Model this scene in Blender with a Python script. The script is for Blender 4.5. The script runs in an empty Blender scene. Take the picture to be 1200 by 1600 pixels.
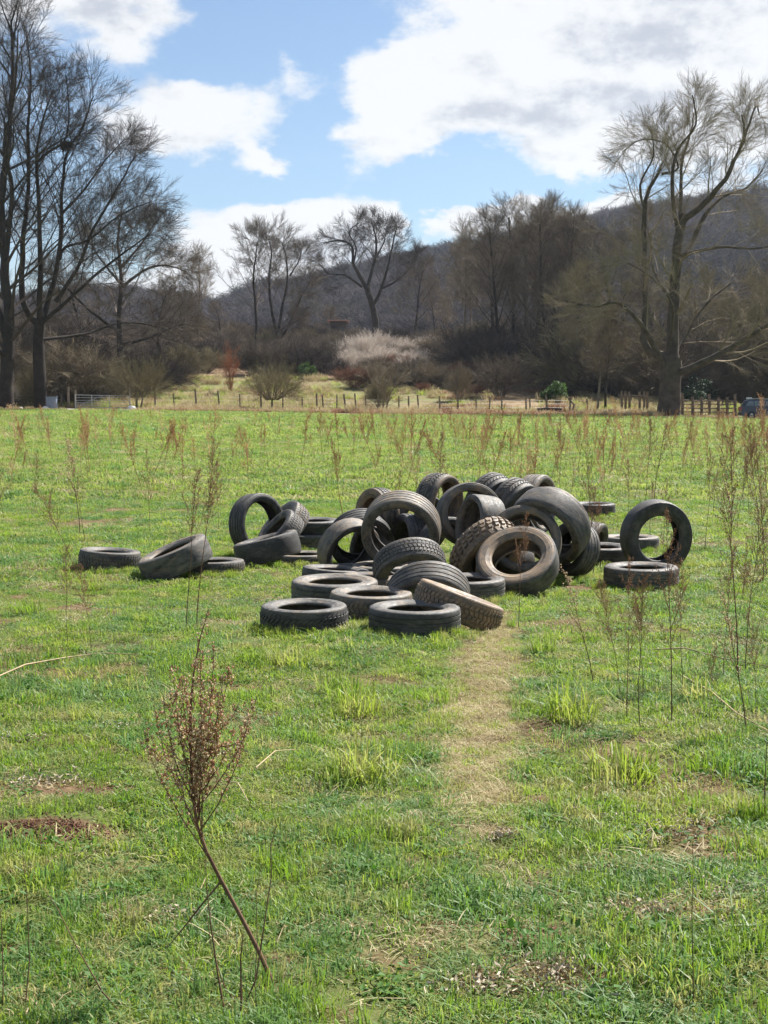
import bpy, math
import numpy as np
from mathutils import Vector, Matrix, Euler
R = math.radians
pi = math.pi

# ------------------------------------------------------------------ camera, sky, sun, exposure
scene = bpy.context.scene
COL = scene.collection
FPX = 2300.0                      # focal length in pixels of the 1600 px tall photograph
HCAM = 1.62
PITCH = R(4.28)
cam_data = bpy.data.cameras.new('camera')
cam = bpy.data.objects.new('camera', cam_data)
COL.objects.link(cam)
cam.location = (0, 0, HCAM)
cam.rotation_euler = (R(90) - PITCH, 0, 0)
cam_data.sensor_fit = 'VERTICAL'
cam_data.sensor_height = 36.0
cam_data.lens = FPX / 1600 * 36
cam_data.clip_start = 0.05
cam_data.clip_end = 6000
scene.camera = cam

SUN_EL, SUN_AZ = R(50), R(42)     # azimuth measured from +Y (away from the camera) towards +X
sun_data = bpy.data.lights.new('sun', 'SUN')
sun_data.energy = 5.0
sun_data.angle = R(0.5)
sun_data.color = (1.0, 0.955, 0.89)
sun = bpy.data.objects.new('sun', sun_data)
COL.objects.link(sun)
sdir = Vector((math.cos(SUN_EL) * math.sin(SUN_AZ), math.cos(SUN_EL) * math.cos(SUN_AZ), math.sin(SUN_EL)))
sun.rotation_euler = sdir.to_track_quat('Z', 'Y').to_euler()
sun.location = (40, 40, 60)

scene.view_settings.view_transform = 'Standard'
scene.view_settings.look = 'None'
scene.view_settings.exposure = 1.3
scene.view_settings.gamma = 1.0
scene.view_settings.use_curve_mapping = False
scene.cycles.use_denoising = True
scene.cycles.max_bounces = 6
scene.cycles.diffuse_bounces = 3
scene.cycles.glossy_bounces = 2
scene.cycles.transmission_bounces = 3
scene.cycles.transparent_max_bounces = 6
scene.cycles.volume_bounces = 0

# clouds in the direction (azimuth, elevation) of the sky, in milliradians: (az, el, r_az, r_el, weight)
CLOUDS = [(-185, 262, 105, 26, 1.1), (-190, 236, 26, 20, .55), (-128, 188, 66, 30, 1.05), (-150, 172, 30, 16, .5),
          (-84, 122, 72, 24, 1.0), (-20, 118, 60, 20, .85), (-110, 92, 90, 26, .8), (92, 222, 84, 46, 1.1), (14, 174, 40, 26, 1.2), (-8, 214, 36, 26, .9),
          (175, 245, 110, 55, 1.15), (40, 285, 130, 20, .9), (235, 180, 100, 44, 1.05), (140, 190, 80, 34, .95),
          (55, 120, 38, 16, 1.0), (112, 128, 50, 18, 1.0), (190, 112, 60, 22, .8), (-72, 222, 9, 16, .5), (-60, 205, 12, 12, .42),
          (-90, 160, 14, 12, .7), (-60, 70, 200, 22, .6), (200, 70, 200, 18, .5), (0, 345, 260, 36, .8), (-330, 190, 90, 40, 1.), (-360, 300, 130, 50, 1.), (380, 250, 90, 60, 1.)]


GREYS = [(170, 190, 90, 16, .8), (190, 235, 60, 22, .55), (60, 190, 60, 12, .5), (-110, 168, 60, 9, .55), (40, 290, 120, 14, .6), (-190, 250, 60, 10, .45), (-30, 100, 90, 10, .5), (240, 255, 60, 30, .55), (110, 165, 50, 8, .5), (120, 110, 60, 8, .4)]


def build_world():
    w = bpy.data.worlds.new('World')
    scene.world = w
    w.use_nodes = True
    nt = w.node_tree
    nt.nodes.clear()
    N, L = nt.nodes, nt.links

    def m(op, a, b=None, c=None, clamp=False):
        n = N.new('ShaderNodeMath'); n.operation = op; n.use_clamp = clamp
        for i, v in enumerate((a, b, c)):
            if v is None: continue
            if isinstance(v, (int, float)): n.inputs[i].default_value = v
            else: L.new(v, n.inputs[i])
        return n.outputs[0]

    def smooth(v, lo, hi):
        n = N.new('ShaderNodeMapRange'); n.interpolation_type = 'SMOOTHSTEP'
        L.new(v, n.inputs['Value']); n.inputs['From Min'].default_value = lo; n.inputs['From Max'].default_value = hi
        return n.outputs['Result']
    sky = N.new('ShaderNodeTexSky')
    sky.sky_type = 'NISHITA'; sky.sun_disc = False
    sky.sun_elevation = SUN_EL; sky.sun_rotation = SUN_AZ
    sky.altitude = 250; sky.air_density = 1.0; sky.dust_density = 0.6; sky.ozone_density = 1.6
    tc = N.new('ShaderNodeTexCoord')
    sep = N.new('ShaderNodeSeparateXYZ'); L.new(tc.outputs['Generated'], sep.inputs[0])
    az0 = m('ARCTAN2', sep.outputs[0], sep.outputs[1])
    el0 = m('ARCSINE', sep.outputs[2])
    # warp so that the outlines billow
    def noise(scale, detail, rough, vec, off=(0, 0, 0)):
        mp = N.new('ShaderNodeMapping'); mp.inputs['Location'].default_value = off
        mp.inputs['Scale'].default_value = (1, 1, 1.7)
        L.new(vec, mp.inputs['Vector'])
        n = N.new('ShaderNodeTexNoise'); n.inputs['Scale'].default_value = scale
        n.inputs['Detail'].default_value = detail; n.inputs['Roughness'].default_value = rough
        L.new(mp.outputs[0], n.inputs['Vector'])
        return n.outputs['Fac']
    g = tc.outputs['Generated']
    nA = noise(13, 5, .55, g, (3, 1, 0)); nB = noise(13, 5, .55, g, (-7, 4, 2))
    az = m('ADD', az0, m('MULTIPLY', m('SUBTRACT', nA, .5), .10))
    el = m('ADD', el0, m('MULTIPLY', m('SUBTRACT', nB, .5), .07))

    def field(az, el):
        tot = None
        for (a, e, ra, re, wt) in CLOUDS:
            da = m('MULTIPLY', m('SUBTRACT', az, a / 1000), 1000 / ra)
            de = m('MULTIPLY', m('SUBTRACT', el, e / 1000), 1000 / re)
            r2 = m('ADD', m('MULTIPLY', da, da), m('MULTIPLY', de, de))
            v = m('MULTIPLY', m('EXPONENT', m('MULTIPLY', r2, -0.9)), wt)
            tot = v if tot is None else m('MAXIMUM', m('MULTIPLY', m('ADD', tot, v), .93), m('MAXIMUM', tot, v))
        return tot
    f0 = field(az, el)
    for (a, e, ra, re, wt) in [(-50, 165, 18, 30, .9), (17, 120, 9, 18, .8), (112, 146, 52, 8, .8), (40, 143, 38, 9, .9), (-72, 252, 46, 24, .8), (-128, 222, 36, 9, .6), (-100, 146, 50, 8, .8), (60, 158, 16, 10, .4)]:
        da = m('MULTIPLY', m('SUBTRACT', az, a / 1000), 1000 / ra); de = m('MULTIPLY', m('SUBTRACT', el, e / 1000), 1000 / re)
        f0 = m('SUBTRACT', f0, m('MULTIPLY', m('EXPONENT', m('MULTIPLY', m('ADD', m('MULTIPLY', da, da), m('MULTIPLY', de, de)), -1.0)), wt))
    # elsewhere in the sky: ordinary broken cloud from noise
    rest = smooth(noise(2.6, 6, .55, g, (5, 2, 7)), .44, .62)
    away = m('MAXIMUM', smooth(m('ABSOLUTE', az0), .36, .6), smooth(el0, .33, .45))
    f1 = m('MAXIMUM', f0, m('MULTIPLY', m('MULTIPLY', rest, .9), away))
    fine = noise(42, 7, .62, g)
    dens = m('ADD', f1, m('MULTIPLY', m('SUBTRACT', fine, .5), .95))
    cover = smooth(dens, .36, .88)
    horizon = smooth(el0, .13, .02)
    cover = m('MAXIMUM', m('MULTIPLY', cover, .97), m('MULTIPLY', horizon, .35))
    # grey bases, bright billows
    soft = noise(20, 5, .6, g, (1, 9, 4))
    gsum = None
    for (a, e, ra, re, wt) in GREYS:
        da = m('MULTIPLY', m('SUBTRACT', az, a / 1000), 1000 / ra); de = m('MULTIPLY', m('SUBTRACT', el, e / 1000), 1000 / re)
        v = m('MULTIPLY', m('EXPONENT', m('MULTIPLY', m('ADD', m('MULTIPLY', da, da), m('MULTIPLY', de, de)), -1.0)), wt)
        gsum = v if gsum is None else m('MAXIMUM', gsum, v)
    gsum = m('MAXIMUM', gsum, m('MULTIPLY', away, .5))
    core = smooth(m('ADD', gsum, m('MULTIPLY', m('SUBTRACT', soft, .5), 3.4)), .10, 1.0)
    cr = N.new('ShaderNodeMix'); cr.data_type = 'RGBA'
    L.new(core, cr.inputs['Factor'])
    cr.inputs['A'].default_value = (7.55, 7.65, 7.8, 1); cr.inputs['B'].default_value = (4.5, 4.85, 5.5, 1)
    mx = N.new('ShaderNodeMix'); mx.data_type = 'RGBA'
    L.new(cover, mx.inputs['Factor'])
    tint = N.new('ShaderNodeMix'); tint.data_type = 'RGBA'; tint.blend_type = 'MULTIPLY'
    tint.inputs['Factor'].default_value = 1.0
    L.new(sky.outputs[0], tint.inputs['A']); tint.inputs['B'].default_value = (.80, .91, .99, 1)
    L.new(tint.outputs['Result'], mx.inputs['A']); L.new(cr.outputs['Result'], mx.inputs['B'])
    bg = N.new('ShaderNodeBackground'); bg.inputs['Strength'].default_value = 0.05
    L.new(mx.outputs['Result'], bg.inputs['Color'])
    out = N.new('ShaderNodeOutputWorld'); L.new(bg.outputs[0], out.inputs[0])
    w.cycles.sampling_method = 'MANUAL'; w.cycles.sample_map_resolution = 512


build_world()

# ------------------------------------------------------------------ helpers


def at(px, py, Y):
    """the world point at depth Y that the photograph shows at (px, py)"""
    u, v = (px - 600) / FPX, (800 - py) / FPX
    t = Y / (math.cos(PITCH) + math.sin(PITCH) * v)
    return Vector((u * t, Y, HCAM + t * (v * math.cos(PITCH) - math.sin(PITCH))))


_perm = np.random.default_rng(5).random((256, 256))


def vnoise(x, y):
    x = np.asarray(x, float); y = np.asarray(y, float)
    xi = np.floor(x).astype(int); yi = np.floor(y).astype(int)
    fx = x - xi; fy = y - yi
    fx = fx * fx * (3 - 2 * fx); fy = fy * fy * (3 - 2 * fy)
    a = _perm[xi & 255, yi & 255]; b = _perm[(xi + 1) & 255, yi & 255]
    c = _perm[xi & 255, (yi + 1) & 255]; d = _perm[(xi + 1) & 255, (yi + 1) & 255]
    return (a * (1 - fx) + b * fx) * (1 - fy) + (c * (1 - fx) + d * fx) * fy


def fbm(x, y, o=4):
    s = 0; a = .5; t = 0
    for i in range(o):
        s = s + a * vnoise(np.asarray(x) * 2 ** i + 17.3 * i, np.asarray(y) * 2 ** i + 9.1 * i); t += a; a *= .5
    return s / t


def sstep(a, b, x):
    t = np.clip((np.asarray(x, float) - a) / (b - a), 0, 1)
    return t * t * (3 - 2 * t)


RIDGE_PX = [-1400, -400, 0, 150, 300, 340, 380, 450, 540, 640, 680, 730, 800, 930, 1050, 1200, 1450, 2600]
RIDGE_PY = [505, 490, 478, 476, 486, 487, 470, 444, 424, 404, 398, 390, 374, 348, 328, 318, 300, 290]
BACK_Y = [0, 126, 134, 150, 168, 200, 250, 330]
BACK_Z = [0, 0, .1, 1.5, 3.6, 6.6, 11.6, 13.0]


def ground_z(x, y):
    x = np.asarray(x, float); y = np.asarray(y, float)
    e = np.clip(.56 - .0125 * x, 0.0, 1.2)
    z = e * sstep(30, 126, y)
    z = z + np.interp(y, BACK_Y, BACK_Z)
    # gentle humps close by
    near = 1 - sstep(40, 80, y)
    z = z + near * ((fbm(x * .9, y * .9, 3) - .5) * .07 + (fbm(x * 5, y * 5, 2) - .5) * .018)
    z = z + sstep(60, 140, y) * (fbm(x * .07 + 4, y * .07, 3) - .5) * .5
    z = z + .035 * np.exp(-(((x + 1.34) / .2) ** 2 + ((y - 5.42) / .14) ** 2)) * (0.6 + .8 * fbm(x * 14, y * 14, 3))
    z = z - np.where(y < 14, .018 * track_mask(x, np.minimum(y, 14)), 0)
    # hill behind
    a = (np.arctan2(x, np.maximum(y, 1)))
    rpy = np.interp(np.tan(np.clip(a, -1.2, 1.2)) * FPX + 600, RIDGE_PX, RIDGE_PY)
    zr = HCAM + (628 - rpy) / FPX * 900 - 12
    k = sstep(330, 900, y)
    lump = (fbm(x * .008, y * .008, 4) - .5) * 24 * k * (1 - sstep(800, 900, y))
    z = np.where(y > 330, 13 + (zr - 13) * k + lump - sstep(900, 1400, y) * zr * .35, z)
    return z


def gz(x, y): return float(ground_z(x, y))


def gpt(px, Y):
    p = at(px, 640, Y)
    return Vector((p.x, Y, gz(p.x, Y)))


def track_mask(x, y):
    """the strip where grass was scraped away and left as straw"""
    ys = [2.5, 4.2, 5.2, 6.1, 7.3, 8.5, 10.2, 11.2]
    l = np.interp(y, ys, [.32, .30, .28, .22, .29, .38, .51, .56])
    r = np.interp(y, ys, [.45, .50, .53, .575, .68, .81, .96, 1.02])
    wob = (fbm(x * 6, y * 6, 3) - .5) * .16
    m = sstep(-.03, .05, x - l + wob * .6) * sstep(-.015, .02, r - x + wob * .15)
    return m * (1 - sstep(11.0, 11.5, y)) * (.15 + .85 * sstep(5.6, 6.15, y + (fbm(x * 8, y * 3, 2) - .5) * .5))


BARE_SPOTS = [(-1.32, 5.45, .34, .19, 1.2), (-1.25, 6.05, .25, .12, .9), (-.60, 12.7, .35, .25, .6), (-.62, 12.9, .3, .16, 1.0), (.30, 5.6, .2, .1, .6),
              (.5, 4.1, .25, .12, .7), (.95, 4.55, .22, .09, .8), (.62, 4.75, .12, .06, .7), (1.0, 6.4, .22, .09, .7), (-.78, 8.3, .3, .10, .9),
              (.15, 5.15, .15, .08, .6), (.42, 5.45, .10, .12, .8), (.75, 5.0, .15, .07, .7), (-1.7, 7.6, .15, .1, .8), (-.18, 7.9, .18, .1, .6),
              (.45, 4.4, .14, .07, 1.0), (-.3, 4.2, .08, .05, .9), (-.62, 4.55, .1, .05, .9), (0.6, 5.9, .2, .10, 1.), (-.55, 6.9, .12, .08, .9)]


def bare_mask(x, y):
    n = fbm(x * 1.7 + 3, y * 1.5, 4)
    b = sstep(.60, .70, n) * .75 * (1 - sstep(30, 60, y) * .6)
    n2 = fbm(x * 7 + 31, y * 6, 3)
    b = np.maximum(b, sstep(.68, .78, n2) * .7)
    for (cx, cy, rx, ry, w) in BARE_SPOTS:
        d = ((x - cx) / rx) ** 2 + ((y - cy) / ry) ** 2 + (fbm(x * 9 + 5, y * 9, 3) - .5) * 1.6
        b = np.maximum(b, (1 - sstep(.55, 1.15, d)) * min(w, 1))
    return np.clip(b, 0, 1)


class MB:
    """collects vertices and faces (numpy) and links them as one mesh"""

    def __init__(s):
        s.v = []; s.q = []; s.t = []; s.n = 0

    def add(s, v, q=None, t=None):
        v = np.asarray(v, float).reshape(-1, 3)
        if q is not None and len(q): s.q.append(np.asarray(q, int).reshape(-1, 4) + s.n)
        if t is not None and len(t): s.t.append(np.asarray(t, int).reshape(-1, 3) + s.n)
        s.v.append(v); s.n += len(v)

    def tube(s, pts, rad, k=5, cap=False):
        pts = [Vector(p) for p in pts]; n = len(pts); vs = []
        d0 = (pts[1] - pts[0]).normalized()
        ref = Vector((0, 0, 1)) if abs(d0.z) < .9 else Vector((1, 0, 0))
        u = d0.cross(ref).normalized()
        for i in range(n):
            d = (pts[min(i + 1, n - 1)] - pts[max(i - 1, 0)])
            d = d.normalized() if d.length > 1e-9 else d0
            u = (u - d * u.dot(d)); u = u.normalized() if u.length > 1e-6 else d.orthogonal().normalized()
            w = d.cross(u); r = rad[i]
            for j in range(k):
                a = 2 * pi * j / k; vs.append(pts[i] + (u * math.cos(a) + w * math.sin(a)) * r)
        q = [(i * k + j, i * k + (j + 1) % k, (i + 1) * k + (j + 1) % k, (i + 1) * k + j) for i in range(n - 1) for j in range(k)]
        t = []
        if cap:
            vs += [pts[0], pts[-1]]
            for j in range(k):
                t.append((n * k, (j + 1) % k, j)); t.append((n * k + 1, (n - 1) * k + j, (n - 1) * k + (j + 1) % k))
        s.add([tuple(v) for v in vs], q, t)

    def box(s, c, size, rot=None):
        x, y, z = [a / 2 for a in size]
        v = [(i * x, j * y, k * z) for i in (-1, 1) for j in (-1, 1) for k in (-1, 1)]
        if rot is not None: v = [tuple(Matrix(rot) @ Vector(p)) for p in v] if not isinstance(rot, Euler) else [tuple(rot.to_matrix() @ Vector(p)) for p in v]
        v = [(p[0] + c[0], p[1] + c[1], p[2] + c[2]) for p in v]
        s.add(v, [(0, 1, 3, 2), (4, 6, 7, 5), (0, 4, 5, 1), (2, 3, 7, 6), (0, 2, 6, 4), (1, 5, 7, 3)])

    def mesh(s, name, mat=None, smooth=False, sharp=0):
        me = bpy.data.meshes.new(name)
        if s.v:
            V = np.concatenate(s.v)
            Q = np.concatenate(s.q) if s.q else np.zeros((0, 4), int)
            T = np.concatenate(s.t) if s.t else np.zeros((0, 3), int)
            me.vertices.add(len(V)); me.vertices.foreach_set('co', V.astype(np.float32).ravel())
            li = np.concatenate([Q.ravel(), T.ravel()]).astype(np.int32)
            me.loops.add(len(li)); me.loops.foreach_set('vertex_index', li)
            starts = np.concatenate([np.arange(len(Q)) * 4, len(Q) * 4 + np.arange(len(T)) * 3]).astype(np.int32)
            tot = np.concatenate([np.full(len(Q), 4), np.full(len(T), 3)]).astype(np.int32)
            me.polygons.add(len(starts)); me.polygons.foreach_set('loop_start', starts); me.polygons.foreach_set('loop_total', tot)
            me.polygons.foreach_set('use_smooth', np.full(len(starts), smooth))
            me.update(calc_edges=True); me.validate()
            if sharp: me.set_sharp_from_angle(angle=R(sharp))
        if mat: me.materials.append(mat)
        return me

    def build(s, name, mat, parent=None, smooth=False):
        return link(name, s.mesh(name, mat, smooth), parent)


def link(name, me, parent=None, loc=None):
    o = bpy.data.objects.new(name, me); COL.objects.link(o)
    if parent is not None: o.parent = parent
    if loc is not None: o.location = loc
    return o


def tag(o, label=None, cat=None, group=None, kind=None):
    if label: o['label'] = label
    if cat: o['category'] = cat
    if group: o['group'] = group
    if kind: o['kind'] = kind
    return o


def empty(name, loc, rot=(0, 0, 0)):
    o = bpy.data.objects.new(name, None); COL.objects.link(o)
    o.location = loc; o.rotation_euler = rot; o.empty_display_size = .2
    return o


def copy_tree(o, parent=None):
    c = o.copy(); COL.objects.link(c); c.parent = parent
    for ch in list(o.children):
        copy_tree(ch, c)
    return c


# ------------------------------------------------------------------ materials
class NT:
    def __init__(s, name):
        s.m = bpy.data.materials.new(name); s.m.use_nodes = True
        s.t = s.m.node_tree; s.t.nodes.clear(); s.N = s.t.nodes; s.L = s.t.links

    def n(s, typ, **kw):
        n = s.N.new(typ)
        for k, v in kw.items(): setattr(n, k, v)
        return n

    def put(s, sock, v):
        if isinstance(v, (int, float)): sock.default_value = v
        elif isinstance(v, tuple): sock.default_value = v if len(v) != 3 or sock.type != 'RGBA' else (*v, 1)
        else: s.L.new(v, sock)

    def noise(s, scale, detail=4, rough=.55, vec=None, dist=0):
        n = s.n('ShaderNodeTexNoise'); n.inputs['Scale'].default_value = scale; n.inputs['Detail'].default_value = detail
        n.inputs['Roughness'].default_value = rough; n.inputs['Distortion'].default_value = dist
        if vec is not None: s.L.new(vec, n.inputs['Vector'])
        return n.outputs['Fac']

    def rng(s, v, a, b, c=0, d=1, sm=True):
        n = s.n('ShaderNodeMapRange'); n.interpolation_type = 'SMOOTHSTEP' if sm else 'LINEAR'
        s.put(n.inputs['Value'], v)
        for k, x in zip(('From Min', 'From Max', 'To Min', 'To Max'), (a, b, c, d)): n.inputs[k].default_value = x
        return n.outputs['Result']

    def mix(s, f, a, b, blend='MIX'):
        n = s.n('ShaderNodeMix', data_type='RGBA', blend_type=blend)
        s.put(n.inputs['Factor'], f); s.put(n.inputs['A'], a); s.put(n.inputs['B'], b)
        return n.outputs['Result']

    def math(s, op, a, b=0.0, clamp=False):
        n = s.n('ShaderNodeMath', operation=op, use_clamp=clamp); s.put(n.inputs[0], a); s.put(n.inputs[1], b)
        return n.outputs[0]

    def bump(s, h, strength=.4, dist=.01):
        n = s.n('ShaderNodeBump'); n.inputs['Strength'].default_value = strength; n.inputs['Distance'].default_value = dist
        s.L.new(h, n.inputs['Height']); return n.outputs['Normal']

    def bsdf(s, col, rough=.8, spec=.3, metal=0, normal=None):
        b = s.n('ShaderNodeBsdfPrincipled'); s.put(b.inputs['Base Color'], col); s.put(b.inputs['Roughness'], rough)
        b.inputs['Specular IOR Level'].default_value = spec; b.inputs['Metallic'].default_value = metal
        if normal is not None: s.L.new(normal, b.inputs['Normal'])
        return b.outputs[0]

    def out(s, sh):
        o = s.n('ShaderNodeOutputMaterial'); s.L.new(sh, o.inputs[0]); return s.m


def simple(name, col, rough=.8, spec=.3, metal=0, var=.25, scale=6, bump=0.0):
    t = NT(name); tc = t.n('ShaderNodeTexCoord')
    n = t.noise(scale, 5, .6, tc.outputs['Object'])
    c2 = tuple(c * (1 - var) for c in col); c3 = tuple(min(1, c * (1 + var)) for c in col)
    c = t.mix(t.rng(n, .3, .7), c2, c3)
    nm = t.bump(t.noise(scale * 5, 4, .6, tc.outputs['Object']), .5, bump) if bump else None
    return t.out(t.bsdf(c, rough, spec, metal, nm))


def rubber(name, dirt, tan=(.235, .175, .115), gray=(.155, .145, .13)):
    """worn rubber with dried dust and caked mud"""
    t = NT(name); tc = t.n('ShaderNodeTexCoord'); oi = t.n('ShaderNodeObjectInfo')
    off = t.n('ShaderNodeVectorMath', operation='ADD'); t.L.new(tc.outputs['Object'], off.inputs[0])
    sc = t.math('MULTIPLY', oi.outputs['Random'], 37.0); cmb = t.n('ShaderNodeCombineXYZ')
    t.L.new(sc, cmb.inputs[0]); t.L.new(sc, cmb.inputs[2]); t.L.new(cmb.outputs[0], off.inputs[1]); v = off.outputs[0]
    n1 = t.noise(2.2, 5, .62, v); n2 = t.noise(9, 6, .7, v); n3 = t.noise(34, 4, .6, v)
    base = t.mix(t.rng(n2, .3, .7), (.020, .0195, .019), (.048, .046, .043))
    g = t.rng(t.math('ADD', n1, t.math('MULTIPLY', t.math('SUBTRACT', n2, .5), .7)), .62 - .35 * dirt - .12, .85 - .25 * dirt)
    c = t.mix(t.math('MULTIPLY', g, .35 + .5 * dirt), base, gray)
    g2 = t.rng(t.math('ADD', t.noise(3.1, 5, .65, v, .4), t.math('MULTIPLY', t.math('SUBTRACT', n3, .5), .45)), .72 - .36 * dirt, .86 - .26 * dirt)
    c = t.mix(t.math('MULTIPLY', g2, .25 + .65 * dirt), c, tan)
    ro = t.rng(n2, .3, .7, .48, .80)
    return t.out(t.bsdf(c, ro, .5, 0, t.bump(t.math('ADD', n3, n2), .35, .006)))


def leafy(name, a, b, trans=.35, rough=.6, world_scale=.5, dry=None, tint=None, spec=.25):
    """a blade or leaf: diffuse plus light coming through; colour varies per clump and across the field"""
    t = NT(name); oi = t.n('ShaderNodeObjectInfo'); geo = t.n('ShaderNodeNewGeometry')
    n = t.noise(world_scale, 4, .6, geo.outputs['Position'])
    n2 = t.noise(world_scale * 9, 3, .6, geo.outputs['Position'])
    f = t.math('ADD', t.math('MULTIPLY', t.rng(n, .3, .7), .6), t.math('MULTIPLY', oi.outputs['Random'], .4), True)
    c = t.mix(f, a, b)
    if dry: c = t.mix(t.math('MULTIPLY', t.rng(n2, .46, .70), .8), c, dry)
    if tint: c = t.mix(t.rng(n, .42, .66), c, tint)
    d = t.bsdf(c, rough, spec)
    tr = t.n('ShaderNodeBsdfTranslucent'); hs = t.n('ShaderNodeHueSaturation'); hs.inputs['Value'].default_value = 1.35
    hs.inputs['Saturation'].default_value = 1.08; t.L.new(c, hs.inputs['Color']); t.L.new(hs.outputs[0], tr.inputs[0])
    ms = t.n('ShaderNodeMixShader'); ms.inputs[0].default_value = trans; t.L.new(d, ms.inputs[1]); t.L.new(tr.outputs[0], ms.inputs[2])
    return t.out(ms.outputs[0])


M = {}
M['rub_clean'] = rubber('rubber_clean', .28)
M['rub_dusty'] = rubber('rubber_dusty', .62)
M['rub_tan'] = rubber('rubber_tan_dust', .85)
M['rub_mud'] = rubber('rubber_mud', 1.0, (.25, .17, .10), (.15, .12, .09))
M['grass_a'] = leafy('grass_green', (.125, .215, .028), (.205, .30, .052), .5, dry=(.33, .29, .14), rough=.5, spec=.35)
M['grass_b'] = leafy('grass_yellow_green', (.20, .275, .040), (.29, .345, .075), .5, dry=(.38, .33, .17), rough=.5, spec=.35)
M['grass_blue'] = leafy('grass_blue_green', (.10, .195, .055), (.155, .25, .08), .45, rough=.5, spec=.35)
M['straw'] = leafy('straw', (.36, .30, .16), (.52, .45, .27), .25, dry=(.24, .17, .09))
M['far_a'] = leafy('far_grass_green', (.125, .205, .038), (.20, .28, .065), .47, dry=(.29, .25, .13), rough=.6, spec=.2)
M['far_b'] = leafy('far_grass_pale', (.195, .265, .055), (.28, .335, .09), .47, dry=(.34, .29, .16), rough=.6, spec=.2)
M['clover'] = leafy('clover_leaf', (.045, .125, .018), (.09, .18, .03), .3)
M['bark_dark'] = simple('bark_dark', (.034, .028, .023), .9, .15, 0, .35, 1.5, .03)
M['bark_oak'] = simple('bark_oak', (.075, .060, .045), .9, .15, 0, .4, 1.2, .05)
M['bark_grey'] = simple('bark_grey', (.15, .13, .10), .9, .15, 0, .35, 1.2, .03)
M['twig_dark'] = simple('twig_dark', (.060, .047, .040), .9, .15, 0, .25, .4)
M['twig_tan'] = simple('twig_tan', (.215, .175, .12), .9, .15, 0, .3, .4)
M['twig_olive'] = simple('twig_olive', (.20, .17, .095), .9, .15, 0, .3, .4)
M['twig_pale'] = simple('twig_pale', (.60, .53, .46), .9, .15, 0, .3, .4)
M['twig_red'] = simple('twig_russet', (.22, .11, .07), .9, .15, 0, .3, .4)
M['twig_brown'] = simple('twig_brown', (.135, .108, .080), .9, .15, 0, .3, .4)
M['weed_stem'] = simple('weed_stem', (.155, .09, .055), .8, .2, 0, .35, 9)
M['weed_pale'] = simple('weed_stem_pale', (.42, .33, .20), .8, .2, 0, .25, 9)
M['post'] = simple('post_wood', (.17, .135, .10), .9, .2, 0, .35, 2.5, .02)
M['post_pale'] = simple('post_wood_pale', (.38, .34, .28), .9, .2, 0, .25, 2.5, .02)
M['galv'] = simple('galvanised', (.55, .56, .55), .45, .5, .4, .12, 4)
M['white'] = simple('white_paint', (.75, .75, .73), .6, .4, 0, .08, 3)


# ================================================================== GROUND
def ground_material():
    t = NT('field_ground'); geo = t.n('ShaderNodeNewGeometry'); P = geo.outputs['Position']
    at_ = t.n('ShaderNodeAttribute', attribute_name='zones'); sp = t.n('ShaderNodeSeparateColor'); t.L.new(at_.outputs['Color'], sp.inputs[0])
    bare, litter, far = sp.outputs[0], sp.outputs[1], sp.outputs[2]
    n1 = t.noise(1.3, 6, .6, P); n2 = t.noise(11, 6, .65, P); n3 = t.noise(60, 5, .65, P); n4 = t.noise(.25, 4, .55, P)
    thatch = t.mix(t.rng(n2, .35, .65), (.055, .075, .020), (.105, .125, .035))
    thatch = t.mix(t.math('MULTIPLY', t.rng(n3, .45, .7), .45), thatch, (.20, .165, .085))
    soil = t.mix(t.rng(n2, .35, .68), (.085, .045, .026), (.17, .105, .062))
    soil = t.mix(t.math('MULTIPLY', t.rng(n3, .55, .75), .7), soil, (.34, .27, .19))
    c = t.mix(bare, thatch, soil)
    strawc = t.mix(t.rng(n3, .35, .65), (.11, .088, .045), (.32, .26, .15)); strawc = t.mix(t.math('MULTIPLY', t.rng(n2, .55, .7), .7), strawc, (.10, .065, .04))
    c = t.mix(t.math('MULTIPLY', at_.outputs['Alpha'], .9), c, strawc)
    # far turf, seen as one colour of lush grass with drier streaks
    turf = t.mix(t.rng(n1, .35, .65), (.13, .20, .045), (.20, .27, .075))
    turf = t.mix(t.math('MULTIPLY', t.rng(n4, .45, .7), .35), turf, (.25, .25, .09))
    n5 = t.noise(.55, 5, .7, P); n6 = t.noise(2.6, 5, .7, P)
    turf = t.mix(t.math('MULTIPLY', t.rng(n5, .55, .70), .55), turf, (.065, .13, .022)); turf = t.mix(t.math('MULTIPLY', t.rng(n6, .56, .72), .5), turf, (.27, .22, .11))
    c = t.mix(far, c, turf)
    lit = t.mix(t.rng(t.noise(1.1, 6, .7, P), .35, .66), (.135, .085, .052), (.29, .20, .125))
    lit = t.mix(t.math('MULTIPLY', t.rng(n2, .5, .7), .6), lit, (.10, .07, .045))
    c = t.mix(litter, c, lit)
    h = t.math('ADD', n2, t.math('MULTIPLY', n3, .5))
    return t.out(t.bsdf(c, .95, .12, 0, t.bump(h, .7, .03)))


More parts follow.
